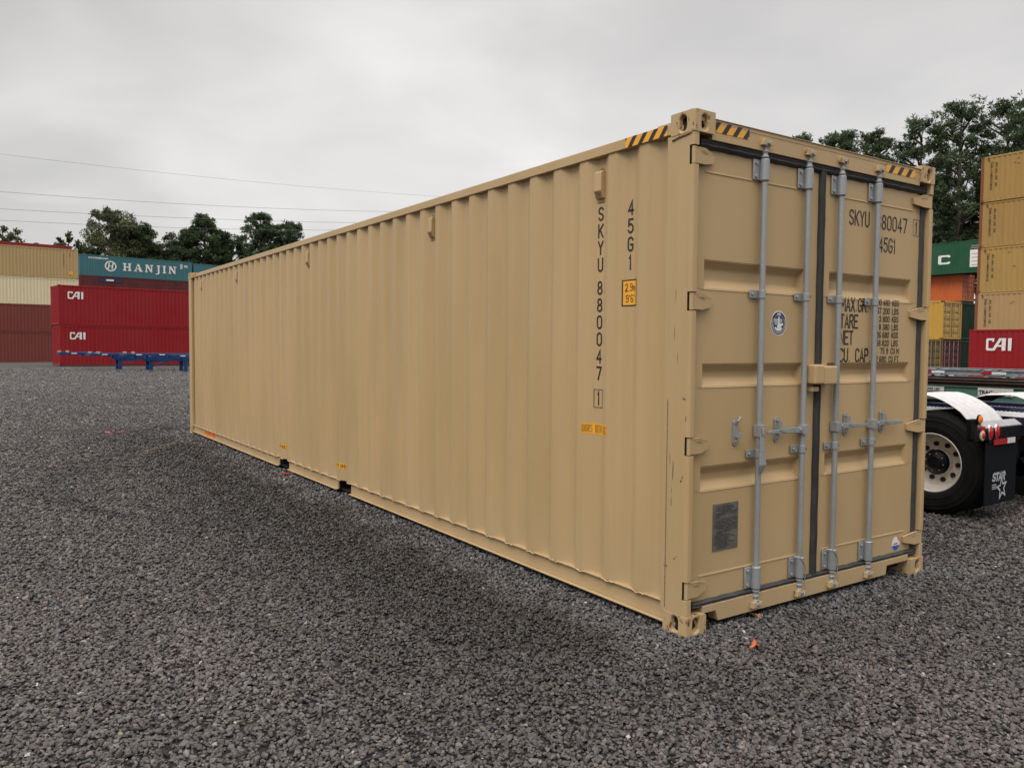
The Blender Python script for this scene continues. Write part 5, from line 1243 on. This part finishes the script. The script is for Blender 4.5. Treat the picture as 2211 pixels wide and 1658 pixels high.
def tree_meshes(kind, h, wdt, seed, base):
    """returns (trunk mesh object source, crown source): tapered trunk with limbs, crown of many leaf tufts"""
    rng = np.random.default_rng(seed); rr = random.Random(seed)
    tk = MB(); lean = rr.uniform(-.03, .03)*h; tp = [(lean*t*t, lean*.4*t, h*t) for t in (0, .25, .5, .75, .96)]
    tk.tube(tp, [h*.017, h*.013, h*.010, h*.006, h*.0015], 8)
    cl = []; nC = {'pine': 78, 'oak': 84, 'thin': 40}[kind]
    for i in range(nC):
        u = (i+.5)/nC
        if kind == 'pine':
            z = base+(1-base)*(u**.85); prof = math.sin(math.pi*min(1, (z-base)/(1-base)*.74+.22))**.6; r = wdt*prof*(.35+.65*math.sqrt(rr.random()))
            rc = wdt*rr.uniform(.20, .38)*(1-.30*u)
        else:
            z = base+(1-base)*u; prof = math.sqrt(max(.05, 1-((z-base)/(1-base)*1.5-.62)**2)) if z < .98 else .3; r = wdt*min(1, prof)*(.3+.7*math.sqrt(rr.random()))
            rc = wdt*rr.uniform(.20, .36)*(1-.3*u)
        a = i*2.39996+rr.uniform(-.5, .5); x, y = r*math.cos(a), r*math.sin(a)*.9; zz_ = z*h+rr.uniform(-.03, .03)*h-(0 if kind != 'pine' else r*.10)
        zz_ = min(zz_, h-rc*.55)
        cl.append((x+lean*z*z, y+lean*.4*z, zz_, rc, 1.0))
        if i % 2 == 0 or kind == 'thin':
            z0 = max(.12*h, zz_-r*rr.uniform(.35, .75)-.3); tt = z0/h
            tk.tube([(lean*tt*tt, lean*.4*tt, z0), (x*.55+lean*tt, y*.55, (z0+zz_)/2+.15*r*.3), (x+lean*z*z, y, zz_)], [h*.0055, h*.0035, h*.0012], 5)
    Vs = []; Cs = []
    for (x, y, z, rc, b) in cl:
        nt_ = {'pine': 24, 'oak': 22, 'thin': 12}[kind]; nn = {'pine': 14, 'oak': 16, 'thin': 12}[kind]; clb = rng.lognormal(0, .16)
        d = rng.normal(size=(nt_, 3)); d /= np.linalg.norm(d, axis=1)[:, None]; rad = rc*rng.uniform(.35, 1.25 if kind == 'pine' else 1.1, nt_)[:, None]; c = np.array([x, y, z])+d*rad*np.array([1, 1, .72])
        for k in range(nt_):
            q = rng.normal(size=(nn, 3)); q /= np.linalg.norm(q, axis=1)[:, None]
            if kind == 'pine':
                q[:, 2] = np.abs(q[:, 2])*.9+.1; ln = rng.uniform(.20, .42, nn)[:, None]; w_ = rng.uniform(.030, .070, nn)[:, None]; s0 = c[k]+rng.normal(size=(nn, 3))*.10
            else:
                ln = rng.uniform(.15, .28, nn)[:, None]; w_ = rng.uniform(.07, .13, nn)[:, None]; s0 = c[k]+rng.normal(size=(nn, 3))*rc*.20
            sd_ = np.cross(q, rng.normal(size=(nn, 3))); sd_ /= np.linalg.norm(sd_, axis=1)[:, None]
            quad = np.stack([s0-sd_*w_*.5, s0+sd_*w_*.5, s0+q*ln+sd_*w_, s0+q*ln-sd_*w_], 1); Vs.append(quad.reshape(-1, 3))
            t_ = np.repeat(rng.lognormal(0, .22, nn)*clb, 4); Cs.append(np.stack([t_*(1+rng.normal(0, .03)), t_, t_*.95, np.ones_like(t_)], 1))
    P = np.concatenate(Vs).astype(np.float32); n = len(P)//4; me = bpy.data.meshes.new('crown'); me.vertices.add(len(P)); me.vertices.foreach_set('co', P.ravel())
    me.loops.add(n*4); me.loops.foreach_set('vertex_index', np.arange(n*4, dtype=np.int32)); me.polygons.add(n); me.polygons.foreach_set('loop_start', np.arange(n, dtype=np.int32)*4); me.update(calc_edges=True)
    at = me.attributes.new('tint', 'FLOAT_COLOR', 'POINT'); at.data.foreach_set('color', np.concatenate(Cs).astype(np.float32).ravel()); me.materials.append(M[kind])
    return tk, me
def tree(x, y, h, wdt, kind, seed, base, label, group, name):
    t = thing(name, (x, y, gz(x, y)), seed*1.3, label, 'tree', group)
    tk, me = tree_meshes(kind, h, wdt, seed, base); tk.build('trunk', M['bark'], t, smooth=True)
    o = bpy.data.objects.new('crown', me); COL.objects.link(o); o.parent = t
GTL = 'trees beyond the left container stacks'; GTR = 'pines beyond the right container stacks'
for (x, y, h, wd, kd, sd_, bs, lb, nm) in [
    (14.9, 136, 22.2, 5.2, 'oak', 1, .22, 'broad dark tree rising above the left part of the HANJIN container', 'broadleaf_tree'),
    (11.9, 137, 16.5, 3.2, 'oak', 13, .2, 'low bushy tree at the left edge of the tree row above HANJIN', 'broadleaf_tree'),
    (19.6, 135, 20.6, 3.4, 'pine', 2, .25, 'narrow pointed pine next to the broad dark tree above HANJIN lettering', 'pine_tree'),
    (23.4, 136, 19.6, 3.4, 'thin', 3, .3, 'short reddish tree in the dip of the tree row', 'broadleaf_tree'),
    (24.3, 133.5, 18.2, 3.0, 'pine', 4, .2, 'small green pine in front of the reddish tree', 'pine_tree'),
    (28.1, 133, 22.6, 3.1, 'pine', 5, .34, 'tall pine with bare lower trunk above the right end of HANJIN', 'pine_tree'),
    (31.1, 134, 20.4, 2.9, 'pine', 6, .30, 'pine leaning against the tall pine, left of the open gap', 'pine_tree'),
    (36.6, 131.5, 23.4, 3.5, 'pine', 7, .34, 'open airy pine with the highest tip right of the gap', 'pine_tree'),
    (41.4, 130, 22.2, 3.6, 'pine', 8, .3, 'rounded pine at the right end of the left tree row', 'pine_tree'),
    (46.0, 131, 17.2, 3.0, 'pine', 9, .3, 'low pine just behind the tan container roof line', 'pine_tree'),
    (50.5, 128, 18.4, 2.6, 'pine', 23, .3, 'pine whose tips just clear the tan container top rail', 'pine_tree'),
    (17.5, 138, 20.4, 4.6, 'oak', 51, .15, 'dark bushy tree on the right shoulder of the broad one above HANJIN', 'broadleaf_tree'),
    (26.0, 135, 20.8, 3.6, 'pine', 52, .2, 'pine standing in front of the dip, just left of the tall bare trunk', 'pine_tree'),
    (33.2, 136, 20.2, 3.6, 'pine', 53, .22, 'smaller pine in the notch between the tall pine and the airy one', 'pine_tree'),
    (39.0, 133, 22.0, 3.6, 'pine', 54, .25, 'pine between the airy pine and the rounded one', 'pine_tree'),
    (21.4, 139, 17.0, 4.4, 'oak', 55, .12, 'low broad tree below the narrow pointed pine', 'broadleaf_tree'),
    (29.5, 140, 16.5, 4.4, 'oak', 56, .12, 'low broad tree behind the bare trunk of the tall pine', 'broadleaf_tree'),
    (38.0, 139, 16.5, 4.6, 'oak', 57, .12, 'low broad tree behind the airy pine', 'broadleaf_tree'),
    (33.5, 140, 16.0, 4.5, 'oak', 10, .15, 'dark undergrowth tree filling the space below the pines', 'broadleaf_tree'),
    (25.5, 141, 15.0, 5.0, 'oak', 11, .15, 'second undergrowth tree below the small green pine', 'broadleaf_tree'),
    (1.2, 137, 18.8, 2.9, 'thin', 12, .3, 'thin autumn tree at the left frame edge above the tan stacked container', 'broadleaf_tree'),
    (-1.8, 139, 17.5, 2.6, 'thin', 14, .3, 'thin tree cut by the left picture edge', 'broadleaf_tree'),
    (5.2, 139, 16.8, 1.5, 'thin', 15, .35, 'wispy small tree between the two thin autumn trees', 'broadleaf_tree'),
    (8.9, 136, 18.5, 2.3, 'thin', 16, .3, 'reddish thin tree above the corner of the stacked tan container', 'broadleaf_tree')]:
    tree(x, y, h, wd, kd, sd_, bs, lb, GTL, nm)
for (x, y, h, wd, sd_, bs, lb) in [
    (94.4, 63.0, 31.6, 4.4, 31, .38, 'leftmost pine above the tan container header'), (97.4, 58.6, 31.2, 4.4, 32, .36, 'second pine from the left above the hazard tape'),
    (100.0, 54.4, 32.0, 4.4, 33, .34, 'pine with a pointed tip above the right top corner casting'), (103.0, 50.8, 33.8, 4.8, 34, .36, 'tall round headed pine between the tan and the ochre containers'),
    (106.5, 46.6, 33.6, 5.2, 35, .34, 'big pine whose crown rises over the ochre stack'), (104.0, 42.5, 32.6, 4.8, 36, .36, 'pine at the right frame edge above the ochre stack'),
    (108.0, 56.0, 26.0, 4.6, 37, .2, 'lower pine behind the round headed one'), (110.0, 50.0, 24.0, 5.0, 38, .15, 'low bushy pine showing above the green container'), (92.0, 66.6, 31.0, 4.0, 39, .3, 'farthest left pine tips above the door header'),
    (107.0, 52.6, 21.0, 4.5, 40, .12, 'short pine filling the gap above the green container')]:
    tree(x, y, h, wd, 'pine', sd_, bs, lb, GTR, 'pine_tree')

# ================================================================== overhead wires
wm_ = plain('wire_grey', (.10, .10, .11), .6)
def wire(z0, zm, z1, lab):
    b = MB(); pts = []
    for i in range(31):
        t = i/30; x = -30+150*t; zl = z0+(z1-z0)*t - 4*t*(1-t)*((z0+z1)/2-zm); pts.append((x, 110+0*t, zl))
    b.tube(pts, .022, 5); o = b.build('power_line', wm_, smooth=True); tag(o, lab, 'power line', 'overhead wires')
def fitw(xa, za, xb, zb, xc, zc):
    A = np.array([[xa*xa, xa, 1], [xb*xb, xb, 1], [xc*xc, xc, 1]], float); q = np.linalg.solve(A, [za, zb, zc]); return lambda x: q[0]*x*x+q[1]*x+q[2]
for pts_, lab in ((((-.26, 24.0), (22.84, 24.21), (56.97, 25.52)), 'topmost and faintest wire across the left sky'), (((-.34, 19.58), (22.81, 20.44), (48.59, 22.19)), 'second wire from the top across the left sky'),
                  (((-.38, 17.56), (22.8, 18.62), (44.06, 20.08)), 'third wire from the top, crossing the tree tops'), (((-.4, 16.2), (22.8, 17.32), (39.72, 18.6)), 'lowest wire, vanishing behind the tree crowns')):
    fz = fitw(pts_[0][0], pts_[0][1], pts_[1][0], pts_[1][1], pts_[2][0], pts_[2][1]); b = MB(); b.tube([(x, 110, fz(x)) for x in range(-60, 101, 5)], .020 if 'faint' not in lab else .014, 5)
    tag(b.build('power_line', wm_, smooth=True), lab, 'power line', 'overhead wires')
